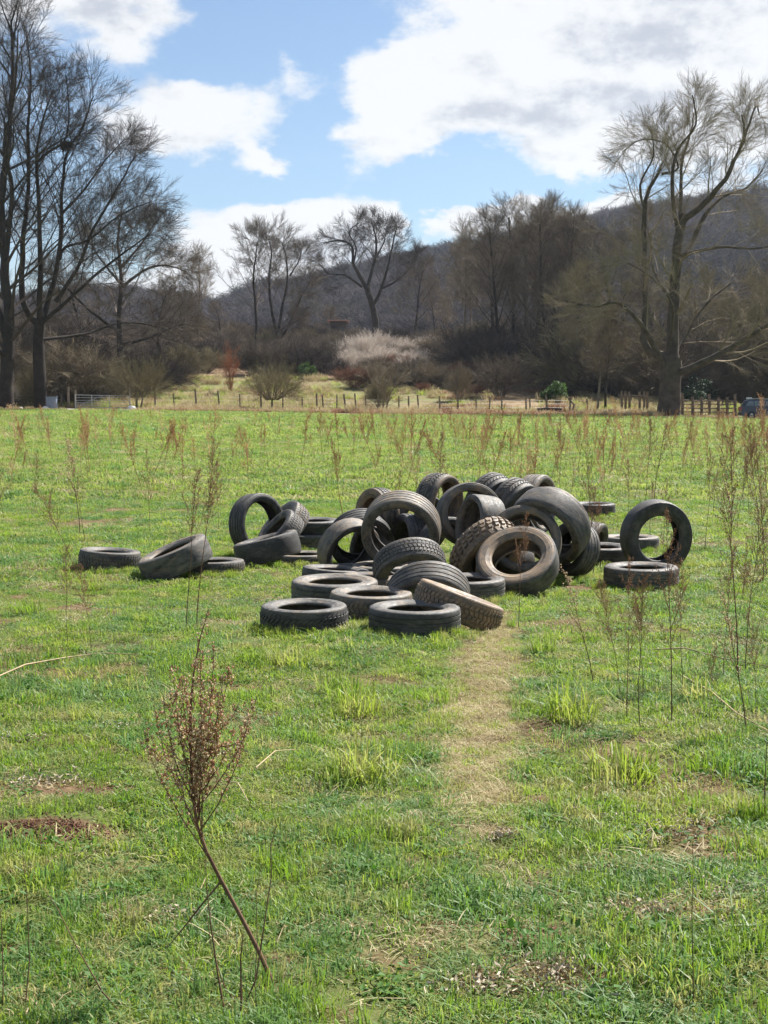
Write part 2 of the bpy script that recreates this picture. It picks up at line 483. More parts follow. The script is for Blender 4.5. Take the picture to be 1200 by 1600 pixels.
def grid_mesh(name, xs, ys, mat, wide=0.0, zones=None, smooth=True):
    """a sheet whose rows widen with distance"""
    U = np.asarray(xs); Yv = np.asarray(ys)
    X = U[None, :] * (wide + Yv[:, None]); Y = np.repeat(Yv[:, None], len(U), 1)
    Z = ground_z(X, Y)
    b = MB(); V = np.stack([X, Y, Z], -1).reshape(-1, 3); nx = len(U)
    i = np.arange(len(Yv) - 1)[:, None] * nx + np.arange(nx - 1)[None, :]
    b.add(V, np.stack([i, i + 1, i + nx + 1, i + nx], -1).reshape(-1, 4))
    o = b.build(name, mat, None, smooth)
    if zones:
        ca = o.data.color_attributes.new('zones', 'FLOAT_COLOR', 'POINT')
        ca.data.foreach_set('color', zones(V[:, 0], V[:, 1]).astype(np.float32).ravel())
    return o


def zones(x, y):
    c = np.zeros((len(x), 4));     tkm = track_mask(x, y); c[:, 0] = np.maximum(bare_mask(x, y) * (1 - tkm), tkm * .1); c[:, 3] = tkm
    far = sstep(16, 60, y) * .85
    n = fbm(x * .25, y * .5, 4)
    strip = sstep(121.5, 124.5, y + (n - .5) * 8) * (1 - sstep(130, 133, y + (n - .5) * 5))
    px = x / np.maximum(y, 1) * FPX + 600
    # bracken slope on the right of the middle, scrub floor higher up
    slope = sstep(134, 141, y + (n - .5) * 14) * (1 - sstep(158, 165, y)) * sstep(690, 760, px) * (1 - sstep(880, 960, px))
    floor = sstep(160, 172, y + (n - .5) * 12)
    edge = sstep(.56, .68, n) * sstep(118, 124, y) * .7
    tuss = sstep(.48, .62, fbm(x * .35 + 7, y * .2, 3)) * sstep(131, 140, y) * .35 + sstep(131, 134, y) * .30
    c[:, 1] = np.clip(np.maximum.reduce([strip * .95, slope * .85, floor, edge, tuss]), 0, 1)
    left = (1 - sstep(150, 260, px)) * sstep(136, 142, y)
    c[:, 1] = np.maximum(c[:, 1], left * .9)
    c[:, 2] = far * (1 - .62 * sstep(130, 134, y))
    return c


ys = np.concatenate([np.linspace(-16, 3, 20), np.linspace(3.1, 13.5, 210), np.linspace(13.6, 30, 110), np.linspace(30.5, 118, 110), np.linspace(118.6, 170, 90), np.linspace(172, 330, 60)])
us = np.concatenate([np.linspace(-4, -.62, 26)[:-1], np.linspace(-.6, -.34, 24)[:-1], np.linspace(-.34, .34, 200), np.linspace(.34, .6, 24)[1:], np.linspace(.62, 4, 26)[1:]])
ground = grid_mesh('ground', us, ys, ground_material(), 18.0 * 0 + 3.0, zones)
tag(ground, 'green field of short grass with worn patches running back to the wooded bank', None, None, 'structure')


def hill_material():
    t = NT('hill_floor'); geo = t.n('ShaderNodeNewGeometry'); P = geo.outputs['Position']
    c = t.mix(t.rng(t.noise(.02, 5, .6, P), .35, .65), (.050, .038, .032), (.085, .068, .052))
    return t.out(t.bsdf(c, .95, .05))


hill = grid_mesh('hill', np.linspace(-1.6, 1.6, 170), np.concatenate([np.linspace(330, 940, 90), np.linspace(960, 1500, 16)]), hill_material(), 3.0)
tag(hill, 'long wooded hill rising to the right behind the trees', None, None, 'structure')


# ------------------------------------------------------------------ instancing of uncountable stuff on points
def scatter(name, protos, P, rot, scl, idx, label, group=None, kind='stuff'):
    col = bpy.data.collections.new(name + '_sources')
    for i, p in enumerate(protos):
        o = bpy.data.objects.new('%s_source_%02d' % (name, i), p); col.objects.link(o)
    me = bpy.data.meshes.new(name); n = len(P)
    me.vertices.add(n); me.vertices.foreach_set('co', np.asarray(P, np.float32).ravel())
    a = me.attributes.new('rot', 'FLOAT_VECTOR', 'POINT'); a.data.foreach_set('vector', np.asarray(rot, np.float32).ravel())
    a = me.attributes.new('scl', 'FLOAT_VECTOR', 'POINT')
    scl = np.asarray(scl, np.float32)
    if scl.ndim == 1: scl = np.repeat(scl[:, None], 3, 1)
    a.data.foreach_set('vector', scl.ravel())
    a = me.attributes.new('idx', 'INT', 'POINT'); a.data.foreach_set('value', np.asarray(idx, np.int32))
    me.update()
    o = link(name, me)
    ng = bpy.data.node_groups.new(name + '_nodes', 'GeometryNodeTree')
    ng.interface.new_socket('Geometry', in_out='INPUT', socket_type='NodeSocketGeometry')
    ng.interface.new_socket('Geometry', in_out='OUTPUT', socket_type='NodeSocketGeometry')
    N, L = ng.nodes, ng.links
    gi = N.new('NodeGroupInput'); go = N.new('NodeGroupOutput'); ip = N.new('GeometryNodeInstanceOnPoints')
    ci = N.new('GeometryNodeCollectionInfo'); ci.inputs['Collection'].default_value = col
    ci.inputs['Separate Children'].default_value = True; ci.inputs['Reset Children'].default_value = True
    ip.inputs['Pick Instance'].default_value = True

    def attr(nm, ty):
        n = N.new('GeometryNodeInputNamedAttribute'); n.data_type = ty; n.inputs['Name'].default_value = nm
        return [s for s in n.outputs if s.enabled and s.name == 'Attribute'][0]
    L.new(gi.outputs[0], ip.inputs['Points']); L.new(ci.outputs[0], ip.inputs['Instance'])
    L.new(attr('idx', 'INT'), ip.inputs['Instance Index']); L.new(attr('rot', 'FLOAT_VECTOR'), ip.inputs['Rotation'])
    L.new(attr('scl', 'FLOAT_VECTOR'), ip.inputs['Scale']); L.new(ip.outputs[0], go.inputs[0])
    md = o.modifiers.new('scatter', 'NODES'); md.node_group = ng
    tag(o, label, None, group, kind)
    return o


# ================================================================== TYRES
def ring(b, prof, n=72, closed=False, squash=0):
    """revolve a profile of (r, z) round z"""
    P = np.asarray(prof, float); a = np.arange(n) / n * 2 * pi; k = len(P)
    V = np.stack([np.cos(a)[:, None] * P[:, 0], np.sin(a)[:, None] * P[:, 0], np.repeat(P[None, :, 1], n, 0)], -1).reshape(-1, 3)
    kk = k if closed else k - 1
    i = (np.arange(n)[:, None] * k + np.arange(kk)[None, :]); j = (((np.arange(n) + 1) % n)[:, None] * k + np.arange(kk)[None, :])
    i2 = np.arange(n)[:, None] * k + (np.arange(kk)[None, :] + 1) % k; j2 = ((np.arange(n) + 1) % n)[:, None] * k + (np.arange(kk)[None, :] + 1) % k
    b.add(V, np.stack([i, j, j2, i2], -1).reshape(-1, 4))


SIDE = [(.962, .80), (.955, .90), (.925, .965), (.88, .995), (.865, .985), (.855, 1.0), (.80, 1.0), (.765, .985), (.75, .99), (.735, .965), (.69, .90), (.665, .865),
        (.655, .87), (.64, .84), (.612, .78), (.600, .70), (.604, .64), (.625, .60), (.66, .66), (.73, .80), (.80, .875), (.87, .88), (.92, .80), (.938, .60), (.942, .3)]
casing = MB()
ring(casing, SIDE + [(.942, 0)] + [(r, -z) for r, z in SIDE[::-1]], 72, True)
CASING = casing.mesh('casing', M['rub_dusty'], True, 50)
casing = MB()
LOW = [(r if r > .93 else .93 - (.93 - r) * .60, z) for r, z in SIDE]
ring(casing, LOW + [(.942, 0)] + [(r, -z) for r, z in LOW[::-1]], 72, True)
CASING_LOW = casing.mesh('casing', M['rub_dusty'], True, 50)


def block(b, a0, a1, z0, z1, r0, r1, skew=0.0, tp=.12):
    """one tread block, skewed along the circumference"""
    da = (a1 - a0) * tp / 2; dz = (z1 - z0) * tp / 2; v = []
    for (r, sa, sz) in ((r0, 0, 0), (r1, da, dz)):
        for (a, z, s) in ((a0 + sa, z0 + sz, 0), (a1 - sa, z0 + sz, 0), (a1 - sa, z1 - sz, skew), (a0 + sa, z1 - sz, skew)):
            rr = r * (1 - .028 * max(0, abs(z) - .4) ** 2 / .2)
            v.append((math.cos(a + s) * rr, math.sin(a + s) * rr, z))
    b.add(v, [(4, 5, 6, 7), (0, 1, 5, 4), (1, 2, 6, 5), (2, 3, 7, 6), (3, 0, 4, 7)])


def base_band(b, r): ring(b, [(.95, .93), (r - .008, .84), (r, .6), (r + .003, 0), (r, -.6), (r - .008, -.84), (.95, -.93)], 72)


def tread_mesh(kind):
    b = MB(); rg = np.random.default_rng(len(kind))
    if kind == 'ribs':
        p = [(.945, .95), (.965, .92), (.98, .84), (.988, .70)]
        for c in (.55, .20, -.20, -.55):
            p += [(.994, c + .045), (.976, c + .03), (.976, c - .03), (.995, c - .045)]
        ring(b, p + [(.988, -.70), (.98, -.84), (.965, -.92), (.945, -.95)], 72)
    elif kind == 'smooth':
        p = [(.945, .95), (.965, .92), (.982, .82), (.991, .6), (.996, .40), (.999, .2), (1., 0), (.999, -.2), (.996, -.40), (.991, -.6), (.982, -.82), (.965, -.92), (.945, -.95)]
        ring(b, p, 72)
    elif kind == 'blocks':
        base_band(b, .965); n = 54
        for r, (z0, z1) in enumerate([(-.90, -.58), (-.52, -.22), (-.17, .17), (.22, .52), (.58, .90)]):
            for i in range(n):
                a = 2 * pi * (i + .5 * (r % 2)) / n; block(b, a, a + 2 * pi / n * .78, z0, z1, .955, .995 if abs(z0 + z1) < 1.3 else .985, .03 * (1 if r % 2 else -1))
    elif kind == 'zigzag':
        base_band(b, .968); n = 46
        for r, (z0, z1, s) in enumerate([(-.92, -.50, .12), (-.45, -.04, .12), (.04, .45, -.12), (.50, .92, -.12)]):
            for i in range(n):
                a = 2 * pi * i / n + (.04 if r in (1, 2) else 0); block(b, a, a + 2 * pi / n * .72, z0, z1, .957, .996 if r in (1, 2) else .986, -s)
    else:  # lugs
        base_band(b, .955); n = 30
        for r, (z0, z1, s) in enumerate([(-.98, -.42, .03), (-.34, -.03, -.03), (.03, .34, .03), (.42, .98, -.03)]):
            for i in range(n):
                a = 2 * pi * (i + (.5 if r in (1, 2) else 0)) / n; block(b, a, a + 2 * pi / n * .62, z0, z1, .94, 1.025 if r in (1, 2) else 1.01, s, .22)
    return b.mesh('tread', M['rub_dusty'], kind in ('ribs', 'smooth'), 24)


TREAD = {k: tread_mesh(k) for k in ('ribs', 'smooth', 'blocks', 'zigzag', 'lugs')}
DM = {'c': 'rub_clean', 'd': 'rub_dusty', 't': 'rub_tan', 'm': 'rub_mud'}
# px, py (None = lying on the ground), depth, diameter, width, azimuth of axis, elevation of axis, tread, casing dirt, tread dirt, label
TYRES = [
    (475, None, 10.28, .625, .195, 0, 88, 'zigzag', 'd', 'c', 'black tyre with slanted tread lying flat in the grass, front left of the pile'),
    (648, None, 10.18, .65, .20, 0, 89, 'ribs', 'd', 'c', 'grooved tyre lying flat nearest the camera, right of the slant-treaded black one'),
    (580, None, 11.0, .65, .20, 30, 88, 'blocks', 't', 't', 'muddy flat tyre wedged behind and between the two front tyres'),
    (523, None, 11.72, .71, .215, 0, 88, 'ribs', 't', 'd', 'wide flat tyre with dusty sidewall behind the front left tyre'),
    (524, None, 12.9, .60, .17, 100, 86, 'smooth', 'd', 'c', 'thin flat tyre with a tan patch on its right end, behind the wide dusty one'),
    (472, None, 14.5, .62, .12, 0, 90, 'blocks', 't', 'd', 'flat half sunk tyre under the right end of the tilted smooth tyre'),
    (472, None, 16.0, .68, .20, 0, 89, 'ribs', 'd', 'd', 'bottom tyre of the small stack behind the left cluster'),
    (490, 823, 16.05, .60, .16, 0, 88, 'ribs', 'd', 'c', 'top tyre of the small stack behind the left cluster'),
    (402, 820, 15.3, .66, .20, 48, 6, 'ribs', 'c', 'c', 'upright black tyre at the left end of the heap with grass showing through its hole'),
    (418, 857, 14.55, .66, .235, -90, 76, 'smooth', 'd', 'c', 'smooth grey-black tyre tilted up to the right at the left foot of the heap'),
    (436, 836, 14.95, .56, .20, -68, 42, 'blocks', 'd', 'd', 'grey tyre leaning inside the left cluster with its hole facing up left'),
    (443, 824, 15.45, .62, .20, -66, 42, 'blocks', 'd', 't', 'brown-treaded tyre leaning behind the grey one in the left cluster'),
    (172, None, 14.15, .60, .20, 90, 86, 'blocks', 'd', 'd', 'block-treaded tyre lying flat at the far left end of the tyres'),
    (274, 873, 13.5, .67, .225, -74, 67, 'smooth', 't', 'd', 'brownish tyre tipped up on its neighbour left of the heap, open side up'),
    (333, None, 13.75, .60, .14, 0, 90, 'blocks', 'd', 'd', 'thin flat tyre under the right side of the tipped brownish tyre'),
    (627, 829, 13.3, .73, .24, -8, -24, 'ribs', 'd', 't', 'largest tyre, in the middle of the heap, leaning forward with a dark opening'),
    (640, 887, 12.35, .62, .20, 12, -45, 'blocks', 'd', 'd', 'knobbly tyre leaning below the large middle tyre'),
    (669, 934, 11.35, .665, .21, -2, -42, 'ribs', 'd', 'd', 'grey grooved tyre arching up behind the front right flat tyre'),
    (716, 947, 10.62, .68, .20, 100, 69, 'blocks', 'm', 'm', 'long mud-caked tyre slanting down to the right beside the bare track'),
    (733, None, 12.0, .60, .19, 0, 88, 'ribs', 'd', 'd', 'flat tyre behind the mud-caked slanting one, its hole just visible'),
    (809, 879, 12.3, .70, .21, -20, 50, 'smooth', 'm', 'd', 'tan dusty tyre leaning back, its round hole facing the camera, right front of the heap'),
    (760, 864, 12.95, .68, .21, 38, -32, 'lugs', 'm', 'm', 'big-lugged muddy tyre leaning behind the tan dusty tyre'),
    (820, 846, 12.98, .65, .20, -10, 26, 'smooth', 't', 't', 'dusty tyre with dark hole between the lugged tyre and the big smooth hoop'),
    (859, 822, 13.2, .76, .23, -44, -34, 'smooth', 'd', 'd', 'big smooth tyre arching over the right side of the heap'),
    (866, 818, 14.0, .74, .20, -42, -30, 'smooth', 't', 't', 'tyre hidden behind the big smooth arch with only its brown edge showing'),
    (897, 858, 13.4, .50, .20, -55, 12, 'ribs', 'c', 'd', 'small dark tyre standing under the right end of the smooth arch'),
    (800, 795, 14.0, .60, .21, 50, -24, 'zigzag', 'c', 'd', 'grey zigzag-treaded tyre on top of the heap, in front of its twin'),
    (766, 785, 14.45, .60, .21, 46, -24, 'zigzag', 'c', 'd', 'rear one of two grey zigzag-treaded tyres on top of the heap'),
    (838, 787, 14.35, .58, .20, 58, 0, 'ribs', 't', 't', 'tan tyre on edge at the top right of the heap, opening to the right'),
    (686, 789, 14.2, .62, .22, 56, -4, 'zigzag', 'm', 'd', 'zigzag-treaded tyre on edge at the top of the heap with brown rim'),
    (733, 804, 13.7, .61, .20, 14, 8, 'smooth', 't', 'd', 'open hoop-like tyre standing upright near the top of the heap'),
    (751, 822, 13.3, .56, .26, -66, 8, 'smooth', 'd', 'd', 'wide smooth grey tyre standing inside the open hoop tyre'),
    (545, 858, 13.75, .60, .19, 34, -22, 'smooth', 'c', 't', 'brown-topped tyre leaning against the left side of the large middle tyre'),
    (563, 842, 14.2, .62, .20, 12, -30, 'ribs', 'c', 'c', 'black tyre half hidden behind the brown-topped leaning one'),
    (589, 803, 14.4, .52, .19, -52, 4, 'blocks', 'm', 'd', 'small tyre peeping over the upper left of the large middle tyre, brown rim'),
    (572, None, 12.45, .54, .16, 0, 88, 'blocks', 't', 't', 'low crusty tyre lying under the knobbly leaning tyre'),
    (746, 886, 12.85, .46, .17, -72, 6, 'smooth', 'm', 'm', 'tan tyre on edge under the big-lugged tyre'),
    (700, 858, 13.8, .60, .20, 30, 10, 'ribs', 'c', 'c', 'dark tyre deep in the gap right of the large middle tyre'),
    (640, 852, 14.1, .62, .22, -70, 5, 'ribs', 'c', 'c', 'dark tyre seen through the opening of the large middle tyre'),
    (598, None, 13.3, .56, .16, 0, 88, 'ribs', 't', 'd', 'flat tyre barely showing under the foot of the large middle tyre'),
    (546, None, 13.35, .48, .13, 0, 88, 'blocks', 'd', 'd', 'small low tyre filling the gap left of the large middle tyre, lying flat'),
    (655, 818, 14.75, .62, .20, 28, -8, 'ribs', 'c', 'c', 'dark tyre closing the gap behind the top of the large middle tyre'),
    (582, 866, 14.35, .60, .22, -60, 4, 'ribs', 'c', 'd', 'dark tyre in the gap between the brown-topped tyre and the large middle one'),
    (798, 884, 13.35, .56, .20, -64, 4, 'smooth', 'c', 'd', 'dark tyre seen through the hole of the tan dusty tyre'),
    (925, None, 20.7, .64, .20, 0, 89, 'ribs', 'c', 'c', 'dark flat tyre farthest back in the grass, behind the right of the heap'),
    (984, None, 16.2, .65, .15, 0, 90, 'ribs', 't', 'd', 'flat tyre lying beyond the upright ring tyre and seen through it'),
    (938, None, 14.75, .62, .19, 0, 88, 'ribs', 'd', 'c', 'flat tyre between the heap and the upright ring tyre'),
    (925, 849, 15.3, .46, .20, 62, -10, 'ribs', 'd', 'd', 'small grey ribbed tyre behind the right foot of the heap'),
    (1025, 839, 14.3, .72, .20, 14, -6, 'smooth', 'c', 'c', 'upright ring-like tyre standing alone at the right end'),
    (1002, None, 12.75, .66, .20, 0, 89, 'ribs', 'd', 'd', 'brownish flat tyre in front of the upright ring tyre, behind dry weeds'),
]


LOWS = ('open hoop', 'wide smooth', 'dusty tyre with dark', 'brown-topped', 'upright black', 'dark tyre', 'black tyre half', 'zigzag', 'tan tyre on edge at the top')


def build_tyres():
    rg = np.random.default_rng(11)
    for (px, py, Y, D, W, az, el, kind, dc, dt, lab) in TYRES:
        if py is None:
            p = at(px, 900, Y); p.z = gz(p.x, Y) * .5 + W / 2 * .94
        else:
            p = at(px, py, Y)
        a, e = R(az), R(el)
        n = Vector((math.cos(e) * math.sin(a), -math.cos(e) * math.cos(a), math.sin(e)))
        q = n.to_track_quat('Z', 'Y') @ Euler((0, 0, float(rg.uniform(0, 6.28)))).to_quaternion()
        root = empty('tyre', p); root.rotation_euler = q.to_euler()
        tag(root, lab, 'tyre', 'scrap tyres dumped in a heap')
        sq = 1 + float(rg.uniform(-.025, .025))
        low = D >= .73 or lab.startswith(LOWS)
        for nm, me, dd in (('casing', CASING_LOW if low and py else CASING, dc), ('tread', TREAD[kind], dt)):
            o = link(nm, me, root); o.scale = (D / 2 * sq, D / 2 / sq, W / 2)
            o.material_slots[0].link = 'OBJECT'; o.material_slots[0].material = M[DM[dd]]


build_tyres()

# ================================================================== GRASS
def tuft(seed, n, rad, h, wid, lean=.5, droop=.6, curl=1.0):
    """a clump of separate blades, each two quads and a tip"""
    rg = np.random.default_rng(seed); V = []; Q = []; T = []
    for i in range(n):
        a = rg.uniform(0, 2 * pi); r = rad * math.sqrt(rg.uniform(0, 1)); bx, by = math.cos(a) * r, math.sin(a) * r
        d = rg.uniform(0, 2 * pi) if rg.random() < .5 else a + rg.normal(0, .6)
        hh = h * rg.uniform(.45, 1.15); ln = hh * abs(rg.normal(0, lean)); w = wid * rg.uniform(.6, 1.2)
        dx, dy = math.cos(d), math.sin(d); sx, sy = -dy * w / 2, dx * w / 2; k = len(V)
        tw = rg.normal(0, .5); sx2 = sx * math.cos(tw) + dx * w / 2 * math.sin(tw); sy2 = sy * math.cos(tw) + dy * w / 2 * math.sin(tw)
        z1, z2 = hh * .5, hh * (.92 - droop * .35 * min(1, ln / hh)); z3 = hh * (1.02 - droop * min(1.2, ln / hh))
        V += [(bx - sx, by - sy, -.01), (bx + sx, by + sy, -.01), (bx + dx * ln * .3 + sx2, by + dy * ln * .3 + sy2, z1), (bx + dx * ln * .3 - sx2, by + dy * ln * .3 - sy2, z1),
              (bx + dx * ln * .75 + sx2 * .7, by + dy * ln * .75 + sy2 * .7, z2), (bx + dx * ln * .75 - sx2 * .7, by + dy * ln * .75 - sy2 * .7, z2), (bx + dx * ln * 1.25, by + dy * ln * 1.25, max(z3, .003))]
        Q += [(k, k + 1, k + 2, k + 3), (k + 3, k + 2, k + 4, k + 5)]; T += [(k + 5, k + 4, k + 6)]
    b = MB(); b.add(V, Q, T); return b


def flat_leaves(seed, n, rad, size):
    rg = np.random.default_rng(seed); V = []; Q = []
    for i in range(n):
        a = rg.uniform(0, 2 * pi); r = rad * math.sqrt(rg.uniform(0, 1)); c = Vector((math.cos(a) * r, math.sin(a) * r, rg.uniform(.004, .035)))
        E = Euler((rg.normal(0, .45), rg.normal(0, .45), rg.uniform(0, 6.3))).to_matrix(); s = size * rg.uniform(.5, 1.2); k = len(V)
        for p in ((-.5, 0, 0), (0, -.32, .08), (.5, 0, 0), (0, .32, .08)): V.append(tuple(c + E @ Vector(p) * s))
        Q.append((k, k + 1, k + 2, k + 3))
    b = MB(); b.add(V, Q); return b


def make_grass():
    rg = np.random.default_rng(21)
    pr = []
    pr += [tuft(1, 80, .11, .055, .0038, .9).mesh('t', M['grass_a']), tuft(2, 80, .11, .045, .0036, 1.0).mesh('t', M['grass_b']),
           tuft(3, 80, .11, .060, .0038, .7).mesh('t', M['grass_a']), tuft(4, 64, .10, .050, .0042, 1.0).mesh('t', M['grass_blue']),
           tuft(5, 80, .12, .040, .0036, 1.1).mesh('t', M['grass_b'])]                      # 0-4 turf
    pr += [tuft(6, 110, .085, .15, .005, .55, .9).mesh('t', M['grass_a']), tuft(7, 120, .10, .17, .005, .6, .9).mesh('t', M['grass_b'])]   # 5-6 tall tufts
    pr += [tuft(8, 46, .11, .035, .0036, 1.4).mesh('t', M['straw']), tuft(9, 40, .12, .025, .0036, 2.0).mesh('t', M['straw'])]        # 7-8 straw
    pr += [flat_leaves(10, 46, .10, .028).mesh('t', M['clover'])]                                                                 # 9
    far = [tuft(11, 70, .32, .12, .016, .8).mesh('t', M['far_a']), tuft(12, 70, .32, .10, .016, .8).mesh('t', M['far_b']), tuft(13, 60, .3, .10, .014, 1.).mesh('t', M['straw'])]  # 10-12
    pr += far
    PX = []; RO = []; SC = []; ID = []

    def zone(y0, y1, dens, half, ids, s0):
        area = (y1 - y0) * (half(y0) + half(y1)); n = int(area * dens)
        y = y0 + (y1 - y0) * rg.random(n); acc = rg.random(n) < half(y) / half(y1); y = y[acc]
        # keep the density even across the widening view
        x = (rg.random(len(y)) * 2 - 1) * half(y)
        br = bare_mask(x, y); tk = track_mask(x, y)
        # thin grass under the flat tyres
        keep = rg.random(len(y)) > np.where(tk > .4, .1, br * 1.02)
        x, y, tk, br = x[keep], y[keep], tk[keep], br[keep]
        for (tpx, tpy, tY, tD) in [(t[0], t[1], t[2], t[3]) for t in TYRES]:
            if y0 > 22: break
            tx = (tpx - 600) / FPX * tY
            near = (x - tx) ** 2 + (y - tY) ** 2 < (tD * (.47 if tpy is None else .30)) ** 2
            x, y, tk, br = x[~near], y[~near], tk[~near], br[~near]
        k = np.empty(len(y), int); u = rg.random(len(y)); fld = fbm(x * 1.1 + 9, y * 1.1, 3); lush = fbm(x * .6 + 2, y * .5 + 6, 3)
        if ids == 'near':
            k = rg.choice([0, 1, 2, 3, 4], len(y), p=[.28, .24, .24, .12, .12])
            k = np.where((fld > .52) & (u < .5), 3, k)
            k = np.where(u < .09 + .35 * br + .10 * sstep(.5, .65, fbm(x * 2.3, y * 2.1 + 40, 3)), rg.choice([7, 8], len(y)), k)
            k = np.where((u > .94), 9, k)
            k = np.where((tk > .35) & (u < .86), rg.choice([7, 8], len(y), p=[.45, .55]), k)
        else:
            k = np.where(fld < .47, rg.choice([10, 12, 3], len(y), p=[.75, .13, .12]), rg.choice([10, 11, 12], len(y), p=[.3, .62, .08]))
        s = s0 * rg.uniform(.75, 1.3, len(y)) * (0.8 + .55 * lush)
        s = np.where(tk > .45, s * .7, s); s = np.where((ids == 'far') & (k == 3), s * 3.2, s)
        clump = sstep(.42, .62, fbm(x * 3.2 + 50, y * 2.6, 3)); hz = rg.uniform(.6, 1.15, len(y)) * (.35 + .5 * fld + .5 * clump) * np.where(y > 9.2, .72, 1)
        PX.append(np.stack([x, y, ground_z(x, y) - .002], -1)); ID.append(k)
        RO.append(np.stack([rg.normal(0, .10, len(y)), rg.normal(0, .10, len(y)), rg.uniform(0, 6.28, len(y))], -1))
        SC.append(np.stack([s, s, s * hz], -1))
    hw = lambda y: 1.7 + .44 * y
    zone(1.5, 7.0, 250, hw, 'near', .92)
    zone(7.0, 12.5, 190, hw, 'near', 1.0)
    zone(12.5, 24, 85, hw, 'near', 1.35)
    zone(24, 58, 13, hw, 'far', 1.0)
    zone(58, 122, 3.6, hw, 'far', 1.7)
    # clippings on the scraped strip
    n = 9500; y = 4.0 + 7.3 * rg.random(n); x = .1 + .95 * rg.random(n); tm = track_mask(x, y); ok = rg.random(n) < tm * (.55 + .45 * fbm(x * 5, y * 3, 3)) ; x, y = x[ok], y[ok]
    s = rg.uniform(.35, .8, len(x)); PX.append(np.stack([x, y, ground_z(x, y)], -1)); ID.append(rg.choice([7, 8, 4, 1], len(x), p=[.46, .44, .03, .07]))
    RO.append(np.stack([rg.normal(0, .15, len(x)), rg.normal(0, .15, len(x)), rg.uniform(0, 6.28, len(x))], -1)); SC.append(np.stack([s, s, s * .9], -1))
    # grass grown up against the flat tyres
    for (tpx, tpy, tY, tD) in [(t[0], t[1], t[2], t[3]) for t in TYRES]:
        nn = 46 if tpy is None else 26; a = rg.uniform(pi * .95, pi * 2.05, nn); rr = tD * .5 + rg.normal(.05, .035, nn)
        x = (tpx - 600) / FPX * tY * 1.0 + np.cos(a) * rr; y = tY + np.sin(a) * rr * (1 if tpy is None else .5); s = rg.uniform(.3, .55, nn)
        PX.append(np.stack([x, y, ground_z(x, y) - .004], -1)); ID.append(rg.choice([5, 6, 7], nn, p=[.45, .45, .1])); RO.append(np.stack([x * 0, x * 0, rg.uniform(0, 6.28, nn)], -1)); SC.append(np.stack([s * .8, s * .8, s * rg.uniform(.6, 1.1, nn)], -1))
    # tall tufts
    n = 260; y = 2.5 + 30 * rg.random(n) ** 1.3; x = (rg.random(n) * 2 - 1) * hw(y)
    ok = (bare_mask(x, y) < .3) & (track_mask(x, y) < .2); x, y = x[ok], y[ok]
    ex = np.array([(545, 7.9), (560, 7.6), (520, 8.2), (555, 6.35), (530, 6.2), (578, 6.3), (975, 6.2), (1000, 6.3), (455, 8.9), (850, 9.4), (900, 7.4), (40, 11.2), (1100, 7.9), (150, 14), (1150, 27)])
    x = np.concatenate([x, (ex[:, 0] - 600) / FPX * ex[:, 1]]); y = np.concatenate([y, ex[:, 1]])
    s = rg.uniform(.4, .8, len(x)); s[-len(ex):] = rg.uniform(1.0, 1.4, len(ex))
    PX.append(np.stack([x, y, ground_z(x, y)], -1)); ID.append(rg.choice([5, 6], len(x)))
    RO.append(np.stack([x * 0, x * 0, rg.uniform(0, 6.28, len(x))], -1)); SC.append(np.stack([s, s, s * rg.uniform(.6, 1.0, len(x))], -1))
    scatter('grass', pr, np.concatenate(PX), np.concatenate(RO), np.concatenate(SC), np.concatenate(ID), 'short green grass covering the field')
    # dead leaves, straw scraps and pale chips
    b1 = MB(); rgl = np.random.default_rng(3)
    pl = []
    for s_ in range(3):
        b = MB(); w = .022
        pts = [(-w, 0, .004), (-w * .4, -w * .5, .012), (w * .5, -w * .4, .006), (w, 0, .014), (w * .3, w * .5, .004), (-w * .5, w * .45, .010)]
        b.add(pts, [(0, 1, 4, 5), (1, 2, 3, 4)]); pl.append(b.mesh('leaf', [M['straw'], simple('dead_leaf', (.22, .12, .06), .8, .2), simple('pale_chip', (.46, .39, .29), .8, .2)][s_]))
    n = 14000; y = 2.5 + 14 * rgl.random(n); x = (rgl.random(n) * 2 - 1) * hw(y)
    p = np.maximum(bare_mask(x, y), track_mask(x, y) * .9); ok = rgl.random(n) < p + .04; x, y = x[ok], y[ok]; n = len(x)
    pc = [(860, 1560, .10), (1130, 1415, .12), (1010, 1450, .06), (70, 1235, .10), (20, 1165, .08), (270, 1440, .05), (420, 925, .22), (390, 940, .2), (340, 1195, .06), (620, 1110, .08), (790, 1325, .03), (960, 1290, .12), (180, 1150, .07), (1040, 1320, .1), (880, 1540, .06), (480, 1130, .1), (150, 970, .2), (1160, 970, .15), (740, 1560, .06)]
    ex, ey = [], []
    for (cx, cy, rad) in pc:
        Yc = 3726 / (cy - 628); m_ = int(160 + 900 * rad); ex += list((cx - 600) / FPX * Yc + rgl.normal(0, rad, m_)); ey += list(Yc + rgl.normal(0, rad * .7, m_))
    kk = np.concatenate([rgl.choice([0, 1, 2], n, p=[.5, .42, .08]), rgl.choice([0, 1, 2], len(ex), p=[.45, .15, .40])]); x = np.concatenate([x, ex]); y = np.concatenate([y, ey]); n = len(x)
    scatter('leaf_litter', pl, np.stack([x, y, ground_z(x, y) + .004 + .03 * rgl.random(n) * (kk == 2)], -1), np.stack([rgl.normal(0, .5, n), rgl.normal(0, .5, n), rgl.uniform(0, 6.3, n)], -1),
            np.stack([rgl.uniform(.2, .75, n), rgl.uniform(.12, .4, n), rgl.uniform(.3, .8, n)], -1), kk, 'dead leaves and pale scraps lying on the bare patches')
    # crumbs of earth on the molehill and worn spots
    cr = []
